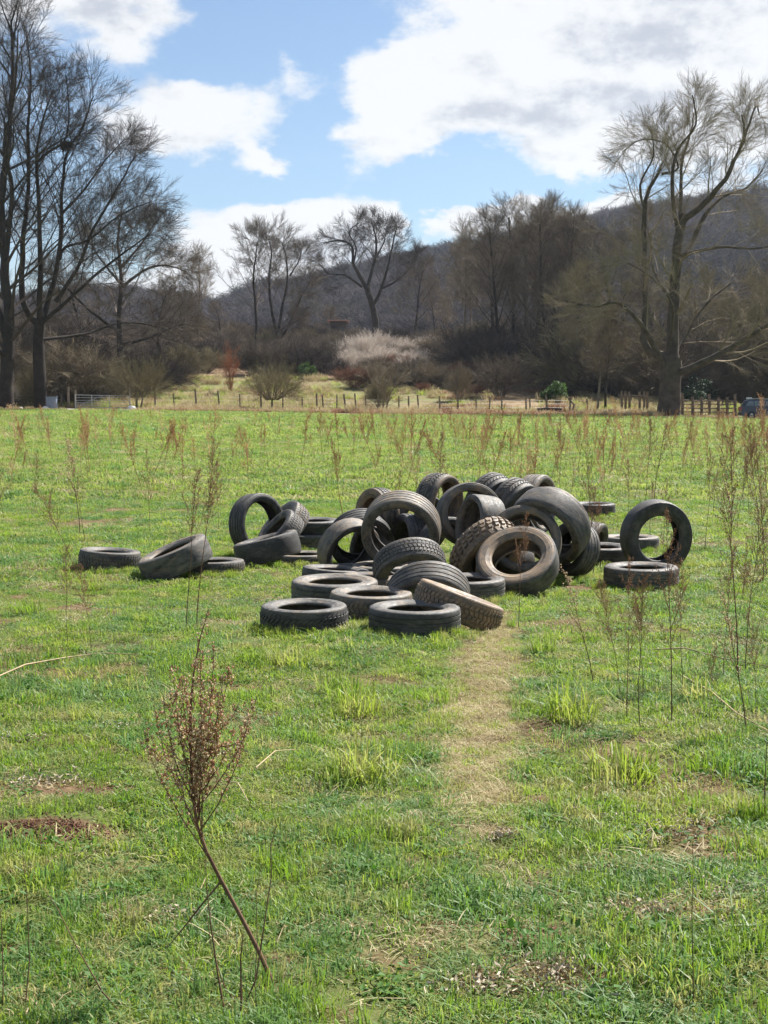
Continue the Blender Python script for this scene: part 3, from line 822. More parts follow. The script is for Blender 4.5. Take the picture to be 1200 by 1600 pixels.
    for s_ in range(2):
        b = MB(); v = []
        for p in ((1, 0, 0), (-1, 0, 0), (0, 1, 0), (0, -1, 0), (0, 0, 1), (0, 0, -1)): v.append(tuple(Vector(p) * .012 * rgl.uniform(.6, 1.2)))
        b.add(v, None, [(0, 2, 4), (2, 1, 4), (1, 3, 4), (3, 0, 4), (2, 0, 5), (1, 2, 5), (3, 1, 5), (0, 3, 5)]); cr.append(b.mesh('crumb', simple('earth_crumb_%s' % 'ab'[s_], ((.15, .078, .048), (.09, .047, .03))[s_], .95, .1)))
    n = 2600; a = rgl.uniform(0, 6.3, n); r = np.abs(rgl.normal(0, .6, n))
    x = -1.31 + np.cos(a) * r * .36; y = 5.43 + np.sin(a) * r * .17
    n2 = 9000; y2 = 2.5 + 10 * rgl.random(n2); x2 = (rgl.random(n2) * 2 - 1) * hw(y2); ok = rgl.random(n2) < np.maximum(bare_mask(x2, y2) * .6, track_mask(x2, y2) * .7)
    x = np.concatenate([x, x2[ok]]); y = np.concatenate([y, y2[ok]]); n = len(x)
    scatter('earth_crumbs', cr, np.stack([x, y, ground_z(x, y) + .003], -1), rgl.uniform(0, 6, (n, 3)), rgl.uniform(.15, .8, n) ** 1.6, rgl.integers(0, 2, n), 'loose reddish earth on the molehill and bare spots')


# ================================================================== TREES
def spray_template(seed, n=14, spread=.9):
    """a fan of fine twigs of unit length along +Z: (vertices, triangles)"""
    rg = np.random.default_rng(seed); b = MB()

    def cone(p0, d, l, r):
        d = Vector(d).normalized(); u = d.orthogonal().normalized(); w = d.cross(u); p0 = Vector(p0)
        bend = Vector((rg.normal(0, .10), rg.normal(0, .10), rg.normal(.0, .06))) * l
        mid = p0 + d * l * .55 + bend * .3; tip = p0 + d * l + bend; v = []
        for c, rr in ((p0, r), (mid, r * .75)):
            for j in range(3):
                a = 2.094 * j; v.append(c + (u * math.cos(a) + w * math.sin(a)) * rr)
        v.append(tip); q = [(0, 1, 4, 3), (1, 2, 5, 4), (2, 0, 3, 5)]; t = [(3, 4, 6), (4, 5, 6), (5, 3, 6)]
        tt = [];
        for a, b_, c, d_ in q: tt += [(a, b_, c), (a, c, d_)]
        b.add([tuple(x) for x in v], None, tt + t)
        return p0, mid, tip
    p0, mid, tip = cone((0, 0, 0), (0, 0, 1), 1.0, .010)
    for i in range(n):
        t = .12 + .8 * (i + rg.random()) / n; p = (0, 0, t) if t < .55 else tuple(mid.lerp(tip, (t - .55) / .45))
        a = rg.uniform(0, 6.28); s = spread * rg.uniform(.6, 1.2)
        cone(p, (math.cos(a) * s, math.sin(a) * s, 1), .55 * (1.1 - t * .6) * rg.uniform(.6, 1.2), .0065)
    return np.concatenate(b.v), np.concatenate(b.t)


SPRAYS = [spray_template(i) for i in range(5)]


class Tree:
    def __init__(s, seed):
        s.rg = np.random.default_rng(seed); s.trunk = MB(); s.crown = MB(); s.sp = []

    def place_sprays(s, twig_r=1.0):
        for k, (V, T) in enumerate(SPRAYS):
            items = [x for i, x in enumerate(s.sp) if i % len(SPRAYS) == k]
            if not items: continue
            P = np.array([i[0] for i in items]); D = np.array([i[1] for i in items]); Ls = np.array([i[2] for i in items])
            D = D / np.linalg.norm(D, axis=1)[:, None]; ref = np.where(np.abs(D[:, 2:3]) < .9, [[0, 0, 1.]], [[1., 0, 0]])
            U = np.cross(ref, D); U /= np.linalg.norm(U, axis=1)[:, None]; W = np.cross(D, U)
            th = s.rg.uniform(0, 6.28, len(P)); c, sn = np.cos(th)[:, None], np.sin(th)[:, None]
            U2 = U * c + W * sn; W2 = -U * sn + W * c
            X = P[:, None, :] + (V[None, :, 0:1] * U2[:, None, :] * twig_r + V[None, :, 1:2] * W2[:, None, :] * twig_r + V[None, :, 2:3] * D[:, None, :]) * Ls[:, None, None]
            n = len(V); F = T[None] + (np.arange(len(P)) * n)[:, None, None]
            s.crown.add(X.reshape(-1, 3), None, F.reshape(-1, 3))

    def limb(s, pts, r0, r1, mb, k):
        n = len(pts); mb.tube(pts, [r0 + (r1 - r0) * (i / (n - 1)) ** .8 for i in range(n)], k)

    def branch(s, p, d, L, r, lev, prm):
        rg = s.rg; n = max(3, min(7, int(L / .9) + 2)); pts = [p]; d = d.normalized(); st = L / (n - 1)
        for i in range(n - 1):
            d = (d + Vector((rg.normal(0, prm['wob']), rg.normal(0, prm['wob']), rg.normal(0, prm['wob']) + prm['up'] * (1 if lev else .3)))).normalized()
            pts.append(pts[-1] + d * st)
        s.limb(pts, r, r * (.35 if lev < prm['lev'] else .25), s.trunk if lev <= 1 else s.crown, 6 if lev == 0 else (5 if lev == 1 else 3))
        s.kids(pts, L, r, lev, prm)

    def kids(s, pts, L, r, lev, prm, t0=None):
        rg = s.rg; n = len(pts)
        if lev >= prm['lev']:
            m = prm['sprays']
            for i in range(m):
                t = (.25 + .75 * (i + rg.random()) / m) * (n - 1); j = min(int(t), n - 2); q = pts[j].lerp(pts[j + 1], t - j); ax = (pts[j + 1] - pts[j]).normalized()
                o = Vector(rg.normal(0, 1, 3)); o = (o - ax * o.dot(ax)).normalized(); dd = ax + o * rg.uniform(.3, .9) * (0 if i == m - 1 else 1); dd.z += prm['up'] * 1.0
                s.sp.append((tuple(q), tuple(dd), prm['slen'] * rg.uniform(.6, 1.2)))
            return
        m = prm['n'][lev]; t0 = prm['t0'][lev] if t0 is None else t0
        ph = rg.uniform(0, 6.28)
        for i in range(m):
            u = t0 + (1 - t0) * (i + rg.random() * .8) / m; t = u * (n - 1); j = min(int(t), n - 2); q = pts[j].lerp(pts[j + 1], t - j)
            ax = (pts[min(j + 1, n - 1)] - pts[j]).normalized(); ph += 2.4 + rg.normal(0, .4)
            e1 = ax.orthogonal().normalized(); e2 = ax.cross(e1); o = e1 * math.cos(ph) + e2 * math.sin(ph)
            ang = prm['ang'][lev] * rg.uniform(.7, 1.25) * (1.15 - .35 * u)
            dd = ax * math.cos(ang) + o * math.sin(ang)
            l = L * prm['len'][lev] * rg.uniform(.7, 1.15) * (1.15 - .75 * (u - t0) / (1 - t0 + 1e-6) * prm.get('taper', 1))
            s.branch(q, dd, max(l, .5), r * (1 - .6 * u) * prm['rr'][lev], lev + 1, prm)

    def meshes(s, bark, twig, twig_r=1.0):
        s.place_sprays(twig_r)
        return s.trunk.mesh('trunk', bark, True), s.crown.mesh('crown', twig, False)


BASE = dict(wob=.10, up=.05, lev=3, n=[9, 6, 5], t0=[.3, .25, .2], ang=[.8, .75, .7], len=[.5, .5, .5], rr=[.5, .55, .6], sprays=3, slen=1.7)


def generic(seed, H, r, bark, twig, twig_r=1.0, **kw):
    prm = dict(BASE); prm.update(kw); t = Tree(seed)
    t.branch(Vector((0, 0, -.3)), Vector((t.rg.normal(0, .03), t.rg.normal(0, .03), 1)), H, r, 0, dict(prm, wob=prm.get('twob', .035), up=.0) if False else prm)
    return t.meshes(bark, twig, twig_r)


def guided(seed, limbs, bark, twig, prm, twig_r=1.0):
    """limbs: (list of points, r0, r1, number of side branches, first fraction, side length factor)"""
    t = Tree(seed)
    for (pts, r0, r1, nb, t0, lf) in limbs:
        P = [Vector(p) for p in pts]
        # smooth and roughen the drawn path
        Q = []
        for i in range(len(P) - 1):
            a = P[max(i - 1, 0)]; b = P[i]; c = P[i + 1]; d = P[min(i + 2, len(P) - 1)]
            for k in range(4):
                u = k / 4; Q.append(.5 * ((2 * b) + (c - a) * u + (2 * a - 5 * b + 4 * c - d) * u * u + (3 * b - 3 * c + d - a) * u ** 3) + Vector(t.rg.normal(0, min(r0, .4) * .10, 3)))
        Q.append(P[-1]); t.limb(Q, r0, r1, t.trunk, 8)
        L = sum((Q[i + 1] - Q[i]).length for i in range(len(Q) - 1))
        if nb:
            pr = dict(prm); pr['n'] = [0, nb] + list(prm['n'][2:]); pr['t0'] = [0, t0, .2, .2]; pr['len'] = [0, lf, .5, .5]
            t.kids(Q, L, r0 * .75 + r1 * .25, 1, pr)
    return t.meshes(bark, twig, twig_r)


def px_limbs(spec, Y, base, rg):
    """limb paths noted against the photograph become metres round the tree's foot, each with a depth of its own"""
    out = []
    for (path, r0, r1, nb, t0, lf) in spec:
        pts = []
        for (x, y, dy) in path:
            p = at(x, y, Y); pts.append((p.x - base.x, dy, p.z - base.z))
        out.append((pts, r0, r1, nb, t0, lf))
    return out


def plant_tree(name, me, loc, H=None, rz=0, s=1.0, label='', cat='tree', group=None):
    root = empty(name, loc, (0, 0, rz)); tag(root, label, cat, group)
    for nm, m_ in zip(('trunk', 'crown'), me):
        o = link(nm, m_, root)
        o.scale = (s, s, s) if isinstance(s, (int, float)) else s
    return root


PG = dict(BASE, n=[0, 8, 5, 4], t0=[0, .2, .2, .2], ang=[.8, .75, .75, .7], rr=[.5, .42, .42, .5], wob=.10, up=.02, lev=3, sprays=5, slen=1.75)


def make_trees():
    rg = np.random.default_rng(8)
    # --- old oak, right
    b = gpt(1045, 128)
    b.z = gz(b.x, 128)
    spec = [([(1045, 653, 0), (1046, 645, 0), (1047, 610, 0), (1049, 585, 0), (1052, 560, 0)], 1.15, .80, 0, .6, .5),
            ([(1052, 575, 0), (1053, 520, .5), (1056, 440, .3), (1061, 370, 0), (1070, 335, 0)], .62, .34, 9, .2, .35),
            ([(1068, 345, 0), (1098, 318, -1), (1125, 285, -2), (1140, 250, -2.5), (1150, 225, -3), (1146, 190, -3)], .32, .07, 10, .15, .38),
            ([(1125, 285, -2), (1150, 232, -2), (1176, 170, -1), (1186, 180, 0)], .15, .05, 8, .2, .4),
            ([(1062, 365, 0), (1068, 300, 1), (1072, 250, 2), (1085, 210, 2), (1092, 170, 2)], .22, .05, 9, .2, .4),
            ([(1062, 380, 0), (1050, 330, -1), (1043, 280, -2), (1052, 240, -2), (1076, 205, -3), (1070, 160, -3)], .24, .05, 10, .2, .38),
            ([(1070, 400, 0), (1095, 360, 2), (1120, 320, 3), (1150, 295, 4), (1190, 280, 5), (1215, 250, 5)], .26, .06, 9, .3, .4),
            ([(1060, 400, 0), (1110, 392, -3), (1155, 398, -5), (1200, 390, -6)], .17, .05, 8, .3, .4),
            ([(1050, 560, 0), (1012, 540, 1), (1014, 480, 1.5), (1012, 400, 1.5), (1010, 320, 1), (1020, 290, 1), (1035, 262, .5)], .42, .12, 12, .35, .3),
            ([(1012, 330, 1), (1000, 290, 0), (1018, 245, -1), (1012, 200, -1)], .14, .04, 8, .2, .42),
            ([(1034, 272, 0), (1060, 262, 0), (1040, 225, 0), (1005, 215, 1), (975, 235, 1)], .12, .04, 8, .2, .42),
            ([(1045, 585, 0), (1020, 545, -1), (985, 500, -3), (950, 478, -4), (915, 485, -5), (880, 480, -6)], .30, .07, 10, .25, .38),
            ([(1052, 585, 0), (1090, 568, -2), (1130, 545, -3), (1165, 520, -4), (1205, 500, -5), (1240, 490, -5)], .38, .10, 12, .2, .36),
            ([(1045, 560, 0), (1078, 530, 3), (1120, 470, 4), (1170, 430, 5)], .2, .06, 9, .25, .4),
            ([(1046, 540, 0), (1040, 480, -3), (1000, 440, -5), (960, 420, -6)], .16, .05, 8, .3, .4),
            ([(1052, 470, 0), (1032, 420, 3), (1030, 370, 4), (1022, 340, 4)], .16, .05, 8, .2, .4)]
    oak = guided(31, px_limbs(spec, 128, b, rg), M['bark_oak'], M['twig_tan'], PG, .65)
    plant_tree('oak_tree', oak, b, label='huge old bare oak at the right edge of the field, its lower limbs sweeping out', cat='tree')
    # --- great tree at the far left, several stems
    b = gpt(12, 128)
    spec = [([(8, 640, 0), (10, 590, 0), (14, 520, 0), (8, 430, 0), (2, 320, 0), (14, 210, 0), (20, 110, 0), (18, 30, 0)], .75, .07, 30, .22, .27),
            ([(14, 540, 0), (-20, 440, 1), (-60, 330, 2), (-100, 220, 3), (-120, 120, 3)], .4, .06, 18, .25, .3),
            ([(10, 400, 0), (28, 300, -2), (20, 240, -3), (38, 150, -3), (42, 60, -3)], .26, .05, 14, .25, .34),
            ([(5, 360, 0), (-30, 250, -1), (-40, 140, -2), (-20, 40, -2)], .26, .05, 13, .25, .34),
            ([(16, 560, 0), (-40, 520, -3), (-100, 490, -5)], .25, .06, 9, .25, .4)]
    plant_tree('tall_tree', guided(32, px_limbs(spec, 128, b, rg), M['bark_dark'], M['twig_dark'], PG, .62), b, label='very tall bare tree cut by the left edge of the photo')
    b = gpt(66, 131)
    spec = [([(64, 640, 0), (62, 590, 0), (60, 540, 0), (62, 500, 0)], .62, .5, 0, .6, .5),
            ([(62, 510, 0), (36, 470, 0), (36, 380, 0), (44, 300, 0), (44, 200, 0), (48, 120, 0), (42, 50, 0)], .36, .05, 26, .25, .30),
            ([(62, 505, 0), (66, 440, -1), (66, 340, -1), (62, 250, -1), (66, 190, 0), (84, 140, 0)], .32, .05, 24, .25, .32),
            ([(64, 505, 0), (80, 440, 1), (88, 360, 2), (88, 300, 2), (100, 240, 1), (128, 200, 0), (146, 150, 0)], .30, .05, 24, .25, .32),
            ([(64, 255, -1), (80, 240, -1), (104, 224, -1), (112, 180, -1), (106, 120, -1)], .15, .04, 9, .1, .42),
            ([(84, 470, 1), (120, 420, 0), (150, 360, -1), (190, 290, -1), (212, 240, 0)], .22, .05, 19, .2, .36),
            ([(86, 400, 2), (110, 390, -2), (150, 380, -3), (200, 345, -4), (246, 325, -4)], .17, .04, 17, .2, .36),
            ([(88, 330, 2), (120, 290, 3), (150, 240, 4), (182, 205, 4)], .14, .04, 14, .2, .42),
            ([(70, 500, 0), (110, 475, -2), (170, 430, -4), (215, 400, -5), (250, 375, -5)], .2, .05, 17, .2, .36),
            ([(66, 530, 0), (120, 520, 3), (180, 500, 4), (240, 508, 4)], .17, .05, 10, .25, .38)]
    plant_tree('tall_tree', guided(33, px_limbs(spec, 131, b, rg), M['bark_dark'], M['twig_dark'], PG, .62), b, label='tall bare tree with three parallel stems and a bird nest, second from the left')
    # bird nest in it
    nb = Tree(4); nst = MB(); c = at(103, 228, 130)
    for i in range(170):
        o = Vector(nb.rg.normal(0, .16, 3)); d = Vector(nb.rg.normal(0, 1, 3)); d.z *= .3; d = d.normalized() * .5
        nst.tube([o - d, o + d * .2 + Vector((0, 0, .06)), o + d], [.025, .03, .02], 3)
    tag(link('bird_nest', nst.mesh('bird_nest', M['bark_dark']), None, c), 'ball of dark sticks high in the tall left tree, a bird nest', 'nest')
    # --- spreading tree left
    b = gpt(188, 150)
    spec = [([(190, 600, 0), (188, 540, 0), (186, 490, 0), (190, 430, 0), (184, 380, 0), (190, 330, 0)], .42, .08, 14, .3, .45),
            ([(188, 520, 0), (150, 490, -2), (110, 450, -3), (85, 430, -3)], .2, .05, 10, .25, .4),
            ([(188, 540, 0), (230, 528, 0), (270, 510, 1), (292, 505, 1)], .2, .05, 10, .3, .4),
            ([(188, 450, 0), (220, 420, 2), (250, 410, 3), (285, 420, 3)], .2, .05, 11, .3, .4),
            ([(188, 420, 0), (225, 380, -1), (248, 350, -2)], .15, .05, 10, .3, .45), ([(186, 440, 0), (150, 400, 2), (130, 370, 3)], .15, .05, 10, .3, .45)]
    plant_tree('spreading_tree', guided(34, px_limbs(spec, 150, b, rg), M['bark_dark'], M['twig_brown'], PG, .8), b, label='lower spreading bare tree just right of the tall left trees')
    # --- oak in the middle of the bank
    b = gpt(588, 255)
    spec = [([(588, 528, 0), (586, 500, 0), (580, 470, 0), (572, 448, 0)], .62, .5, 0, .5, .4),
            ([(574, 455, 0), (562, 430, 0), (552, 410, 0), (550, 385, 0), (530, 375, 0), (505, 380, 0)], .4, .1, 12, .2, .34),
            ([(552, 412, 0), (556, 385, 2), (545, 360, 3), (560, 345, 3)], .2, .06, 10, .1, .5),
            ([(565, 448, 0), (540, 432, -2), (515, 430, -3), (500, 415, -3)], .24, .06, 10, .1, .42),
            ([(574, 452, 0), (582, 420, 1), (588, 390, 1), (586, 365, 1), (580, 345, 1)], .36, .08, 13, .2, .4),
            ([(582, 480, 0), (596, 450, 0), (605, 420, 0), (612, 390, 0), (618, 360, 0)], .36, .08, 13, .2, .4),
            ([(598, 450, 0), (620, 440, -2), (640, 420, -3), (648, 400, -3)], .24, .06, 11, .2, .42), ([(588, 400, 1), (600, 375, 3), (604, 350, 3)], .18, .05, 9, .2, .5)]
    plant_tree('oak_tree', guided(35, px_limbs(spec, 255, b, rg), M['bark_dark'], M['twig_dark'], PG, .95), b, label='dark rounded oak with crooked boughs on top of the bank in the middle')
    # --- pair left of it
    b = gpt(402, 212)
    spec = [([(402, 575, 0), (401, 530, 0), (400, 490, 0), (396, 440, 0), (400, 400, 0), (402, 378, 0)], .32, .06, 18, .35, .36)]
    plant_tree('bare_tree', guided(36, px_limbs(spec, 212, b, rg), M['bark_dark'], M['twig_brown'], PG, .85), b, label='slimmer left one of two bare trees standing side by side on the bank')
    b = gpt(434, 212)
    spec = [([(434, 580, 0), (434, 550, 0), (434, 525, 0)], .5, .42, 0, .35, .36),
            ([(434, 530, 0), (424, 480, 0), (420, 440, 0), (424, 400, 0), (420, 372, 0)], .28, .06, 13, .25, .4),
            ([(434, 530, 0), (440, 480, 1), (448, 440, 1), (446, 400, 1), (440, 378, 1)], .26, .06, 13, .25, .4),
            ([(436, 535, 0), (455, 500, 0), (468, 470, 0), (484, 440, 0)], .2, .05, 10, .25, .42), ([(452, 430, 1), (466, 405, 2), (470, 388, 2)], .13, .05, 8, .2, .5),
            ([(432, 520, 0), (450, 510, -2), (470, 500, -2)], .12, .04, 8, .2, .4)]
    plant_tree('bare_tree', guided(37, px_limbs(spec, 212, b, rg), M['bark_dark'], M['twig_brown'], PG, .85), b, label='broader right one of two bare trees side by side, forked low down')
    # --- generic kinds
    slim = [generic(50 + i, 18, .26, M['bark_dark' if i else 'bark_grey'], M['twig_brown' if i else 'twig_tan'], .8, wob=.04, up=.03, n=[20, 5, 3], t0=[.28, .2, .2], ang=[.62, .6, .6], len=[.26, .5, .5], rr=[.36, .42, .5], sprays=3, slen=1.5) for i in range(3)]
    wide = [generic(60 + i, 15, .36, M['bark_dark'], M['twig_brown'], .8, wob=.07, up=.03, n=[13, 6, 4], t0=[.2, .2, .2], ang=[.85, .7, .7], len=[.48, .5, .5], rr=[.38, .42, .5], sprays=3, slen=1.6) for i in range(2)]
    wide_o = [generic(64 + i, 15, .3, M['bark_grey'], M['twig_olive'], .8, wob=.09, up=.02, n=[15, 6, 4], t0=[.12, .2, .2], ang=[.9, .75, .7], len=[.46, .5, .5], rr=[.36, .42, .5], sprays=3, slen=1.6) for i in range(2)]
    pale = [generic(66, 14, .2, M['bark_grey'], M['twig_tan'], .85, wob=.04, up=.06, n=[16, 5, 3], t0=[.25, .2, .2], ang=[.6, .6, .6], len=[.34, .5, .5], rr=[.38, .42, .5], sprays=3, slen=1.4)]
    kinds = dict(s=slim, w=wide, o=wide_o, p=pale); hs = dict(s=19.5, w=17, o=17, p=15.5)
    T = [(310, 232, 388, 'p', 'pale thin tree alone against the sky between the left trees and the pair'),
         (648, 250, 398, 'w', 'dense dark tree right behind the middle oak'),
         (722, 200, 352, 'p', 'slender pale-topped tree left of the tall grove'),
         (737, 225, 372, 's', 'slim tree between the pale-topped tree and the tall grove'),
         (778, 172, 330, 's', 'leftmost tall tree of the grove on the bank'), (800, 185, 316, 's', 'second tall tree of the grove from its left side'),
         (822, 176, 318, 's', 'tall straight tree near the middle of the grove'), (838, 188, 312, 's', 'topmost tree in the middle of the grove'),
         (850, 170, 322, 's', 'tree right of the topmost one in the grove'), (866, 182, 316, 's', 'tall tree of the grove leaning by the green bush'),
         (884, 172, 330, 's', 'next to last tree at the right side of the grove'), (902, 180, 336, 's', 'last tree at the right side of the tall grove'),
         (764, 190, 372, 'w', 'lower dark tree filling the left foot of the grove'), (872, 165, 430, 'w', 'lower dark tree filling the right foot of the grove'),
         (930, 156, 410, 'o', 'olive-tinged bare tree between the grove and the old oak'), (962, 165, 345, 'w', 'bare tree behind the left side of the old oak'),
         (1018, 172, 425, 'w', 'tall bare tree right behind the old oak'),
         (1100, 158, 425, 'o', 'mossy olive tree behind the lower right limb of the old oak'), (1140, 154, 450, 'o', 'olive tree above the parked car, left of it'),
         (1180, 156, 425, 'w', 'brown bare tree rising behind the parked car'), (1215, 152, 440, 'o', 'olive tree at the right edge behind the car'),
         (933, 134, 470, 's', 'thin tree standing by the fence, left of two'), (946, 135, 478, 's', 'thin tree standing by the fence, right of two'),
         (128, 160, 420, 'w', 'small bare tree behind the left tall trees and the gate'), (245, 172, 430, 'w', 'dark bare tree above the bank, left of the russet bush'),
         (285, 190, 455, 'w', 'low bare tree on the left part of the bank'), (345, 240, 470, 'w', 'small bare tree at the foot of the hill, left of the pair'),
         (470, 250, 470, 'w', 'small bare tree between the pair and the middle oak'), (520, 270, 478, 'w', 'small bare tree left of the hut'),
         (680, 262, 440, 'w', 'dark tree right of the middle oak at the foot of the hill'), (700, 235, 455, 's', 'thin dark tree below the ridge, left of the pale-topped tree'),
         (-60, 140, 200, 'w', 'bare tree outside the left edge'), (1270, 140, 330, 'w', 'bare tree outside the right edge'), (1330, 150, 300, 'o', 'olive tree outside the right edge')]
    for i, (px, Y, top, k, lab) in enumerate(T):
        p = gpt(px, Y); H = at(px, top, Y).z - p.z; me = kinds[k][i % len(kinds[k])]; s = H / hs[k]
        nm = {'s': 'slender_tree', 'w': 'bare_tree', 'o': 'bare_tree', 'p': 'slender_tree'}[k]
        w = s * (1.0 if k != 's' else 1.05)
        plant_tree(nm, me, p, rz=rg.uniform(0, 6.28), s=(w, w, s), label=lab, group='bare trees on the bank')
    return slim, wide, wide_o


def shrub_mesh(seed, twig, H=1.0, stems=26, spread=.8, twig_r=1.6, sl=.38, lev=1, trunk=False):
    t = Tree(seed); prm = dict(BASE, lev=2, n=[0, 5, 3], t0=[0, .25, .2], ang=[.6, .55, .6], len=[.5, .5, .5], rr=[.5, .6, .6], sprays=4, slen=sl, wob=.16, up=.04)
    for i in range(stems):
        a = t.rg.uniform(0, 6.28); sp = spread * math.sqrt(t.rg.uniform(0, 1)); d = Vector((math.cos(a) * sp, math.sin(a) * sp, 1)).normalized()
        p = Vector((math.cos(a) * .12 * sp, math.sin(a) * .12 * sp, .30 if trunk else -.03))
        t.branch(p, d, H * t.rg.uniform(.55, .95) * (.7 if trunk else .8), .012 * H, 1, prm)
    if trunk: t.trunk.tube([(0, 0, -.05), (.01, 0, .15), (0, .01, .34)], [.045, .035, .03], 6)
    t.place_sprays(twig_r); b = MB(); b.v = t.trunk.v; b.q = t.trunk.q; b.t = t.trunk.t; b.n = t.trunk.n
    off = b.n
    for a in t.crown.v: b.v.append(a)
    b.q += [q + off for q in t.crown.q]; b.t += [q + off for q in t.crown.t]; b.n += t.crown.n
    return b.mesh('shrub', twig, False)


def leafy_bush_mesh(seed, mat, n=3500, leaf=.05):
    rg = np.random.default_rng(seed); b = MB(); cen = rg.normal(0, .30, (16, 3)); cen[:, 2] = np.abs(cen[:, 2]) * .9 + .25; V = []; Q = []
    c = cen[rg.integers(0, 16, n)]; d = rg.normal(0, 1, (n, 3)); d /= np.linalg.norm(d, axis=1)[:, None]; P = c + d * (.20 * rg.uniform(.6, 1.1, n))[:, None]
    u = rg.normal(0, 1, (n, 3)); u /= np.linalg.norm(u, axis=1)[:, None]; w = np.cross(u, rg.normal(0, 1, (n, 3))); w /= np.linalg.norm(w, axis=1)[:, None]
    s = leaf * rg.uniform(.6, 1.2, n)[:, None]; V = np.stack([P - u * s, P - w * s * .5, P + u * s, P + w * s * .5], 1).reshape(-1, 3)
    b.add(V, np.arange(4 * n).reshape(-1, 4)); b.tube([(0, 0, -.1), (.02, 0, .3), (0, 0, .7)], [.03, .025, .015], 5)
    return b.mesh('bush', mat)


def make_shrubs():
    rg = np.random.default_rng(77)
    SB = {k: [shrub_mesh(100 + 7 * j + i, M[m], twig_r=1.1) for i in range(2)] for j, (k, m) in enumerate((('brown', 'twig_brown'), ('dark', 'twig_dark'), ('tan', 'twig_tan'), ('pale', 'twig_pale'), ('red', 'twig_red'), ('olive', 'twig_olive')))}
    SB['round'] = [shrub_mesh(160, M['twig_olive'], stems=44, spread=1.6, twig_r=.9, sl=.26, trunk=True)]; SB['thin'] = [shrub_mesh(161, M['twig_tan'], stems=7, spread=.35, twig_r=.9, sl=.22)]; SB['rust'] = [shrub_mesh(162, simple('rust_leaf', (.30, .13, .065), .9, .1, 0, .3, .4), stems=9, spread=.7, twig_r=1.6, sl=.2)]
    gr = leafy('bush_green', (.04, .085, .02), (.08, .14, .03), .3); hol = leafy('holly_green', (.018, .040, .014), (.03, .06, .02), .1)
    SB['green'] = [leafy_bush_mesh(5, gr)]; SB['holly'] = [leafy_bush_mesh(6, hol)]
    L = [(425, 131, 575, 'round', .85, 'round olive bush on a short trunk just behind the fence'), (214, 132, 567, 'round', .85, 'round brownish bush right of the metal gate'),
         (597, 132, 548, 'thin', 1.0, 'tall thin tan shrub rising in front of the pale brambles'), (592, 136, 592, 'olive', .6, 'olive shrub at the foot of the tall thin tan one'),
         (360, 152, 535, 'rust', .6, 'russet leaved shrub on the left part of the bank'), (480, 168, 565, 'green', .9, 'dark green bush on the bank below the pair of trees'),
         (868, 146, 594, 'green', 1.0, 'bright green bush at the foot of the grove'), (1092, 146, 592, 'holly', 1.2, 'dark evergreen bush right of the oak trunk'),
         (565, 182, 528, 'pale', 1.2, 'leftmost of the pale blossoming brambles'), (600, 176, 545, 'pale', 1.2, 'pale bramble right of the leftmost one'),
         (632, 170, 560, 'pale', 1.3, 'wide pale bramble in the middle of the bank'), (585, 196, 522, 'pale', 1.1, 'pale bramble highest on the bank below the middle oak'),
         (650, 184, 555, 'tan', 1.0, 'tan bramble beside the wide pale one'), (690, 162, 580, 'tan', 1.0, 'tan bramble lower on the bank, left of the brown rounded shrub'),
         (718, 145, 575, 'tan', .6, 'brown rounded shrub on the bank with a visible stem'), (660, 154, 598, 'red', 1.2, 'low russet bramble at the foot of the bank'),
         (740, 150, 600, 'red', 1.2, 'low russet bracken clump left of the grove'), (10, 134, 596, 'pale', .9, 'pale blossoming shrub at the left edge'),
         (50, 133, 580, 'olive', .6, 'olive shrub beside the grey box at the left'), (905, 154, 560, 'olive', 1.0, 'olive shrub left of the two thin fence trees'),
         (975, 152, 545, 'tan', .9, 'tan shrub behind the timber frame'), (1130, 152, 575, 'tan', 1.1, 'tan tangled shrub behind the rail fence'),
         (1165, 150, 575, 'olive', 1.0, 'olive shrub just behind the parked car'), (1190, 151, 565, 'tan', 1.0, 'tan tangled shrub at the right edge beside the car'),
         (1010, 152, 570, 'olive', 1.0, 'olive tangle left of the oak trunk'), (780, 150, 560, 'brown', 1.0, 'brown shrub at the left foot of the grove'),
         (530, 168, 565, 'dark', .9, 'dark shrub left of the pale brambles'), (400, 176, 560, 'pale', 1.0, 'pale shrub behind the stem of the slimmer paired tree')]
    for i, (px, Y, top, k, w, lab) in enumerate(L):
        p = gpt(px, Y); H = at(px, top, Y).z - p.z; ms = SB[k]; sc = H / (1.12 if k not in ('green', 'holly') else 1.0)
        o = link({'green': 'green_bush', 'holly': 'evergreen_bush'}.get(k, 'shrub'), ms[i % len(ms)], None, p); o.rotation_euler = (0, 0, rg.uniform(0, 6.3)); o.scale = (sc * w, sc * w, sc)
        tag(o, lab, 'bush', 'shrubs along the field edge and bank')
    # the tangled scrub that nobody could count
    n = 900; Y = rg.uniform(150, 300, n); px = rg.uniform(-500, 1700, n)
    # keep the green slope on the left of the middle and the bracken slope open
    lo = np.interp(px, [-500, 90, 150, 230, 330, 640, 760, 900, 960, 1060, 1700], [136, 137, 139, 150, 171, 172, 164, 157, 152, 150, 150])
    Y = lo + (300 - lo) * rg.random(n) ** 1.5
    ok = ~((px > 545) & (px < 745) & (Y < 205)); px, Y = px[ok], Y[ok]; n = len(px)
    X = (px - 600) / FPX * Y; Z = ground_z(X, Y); s = rg.uniform(2.6, 5.2, n) * np.interp(Y, [135, 160, 200, 300], [.75, .95, .7, .6]) * np.where((px > 130) & (px < 740), .8, 1.25)
    s = np.where((px > 540) & (px < 700) & (Y < 215), s * .5, s); s = np.where((px > 440) & (px < 720) & (Y > 240), s * .55, s)
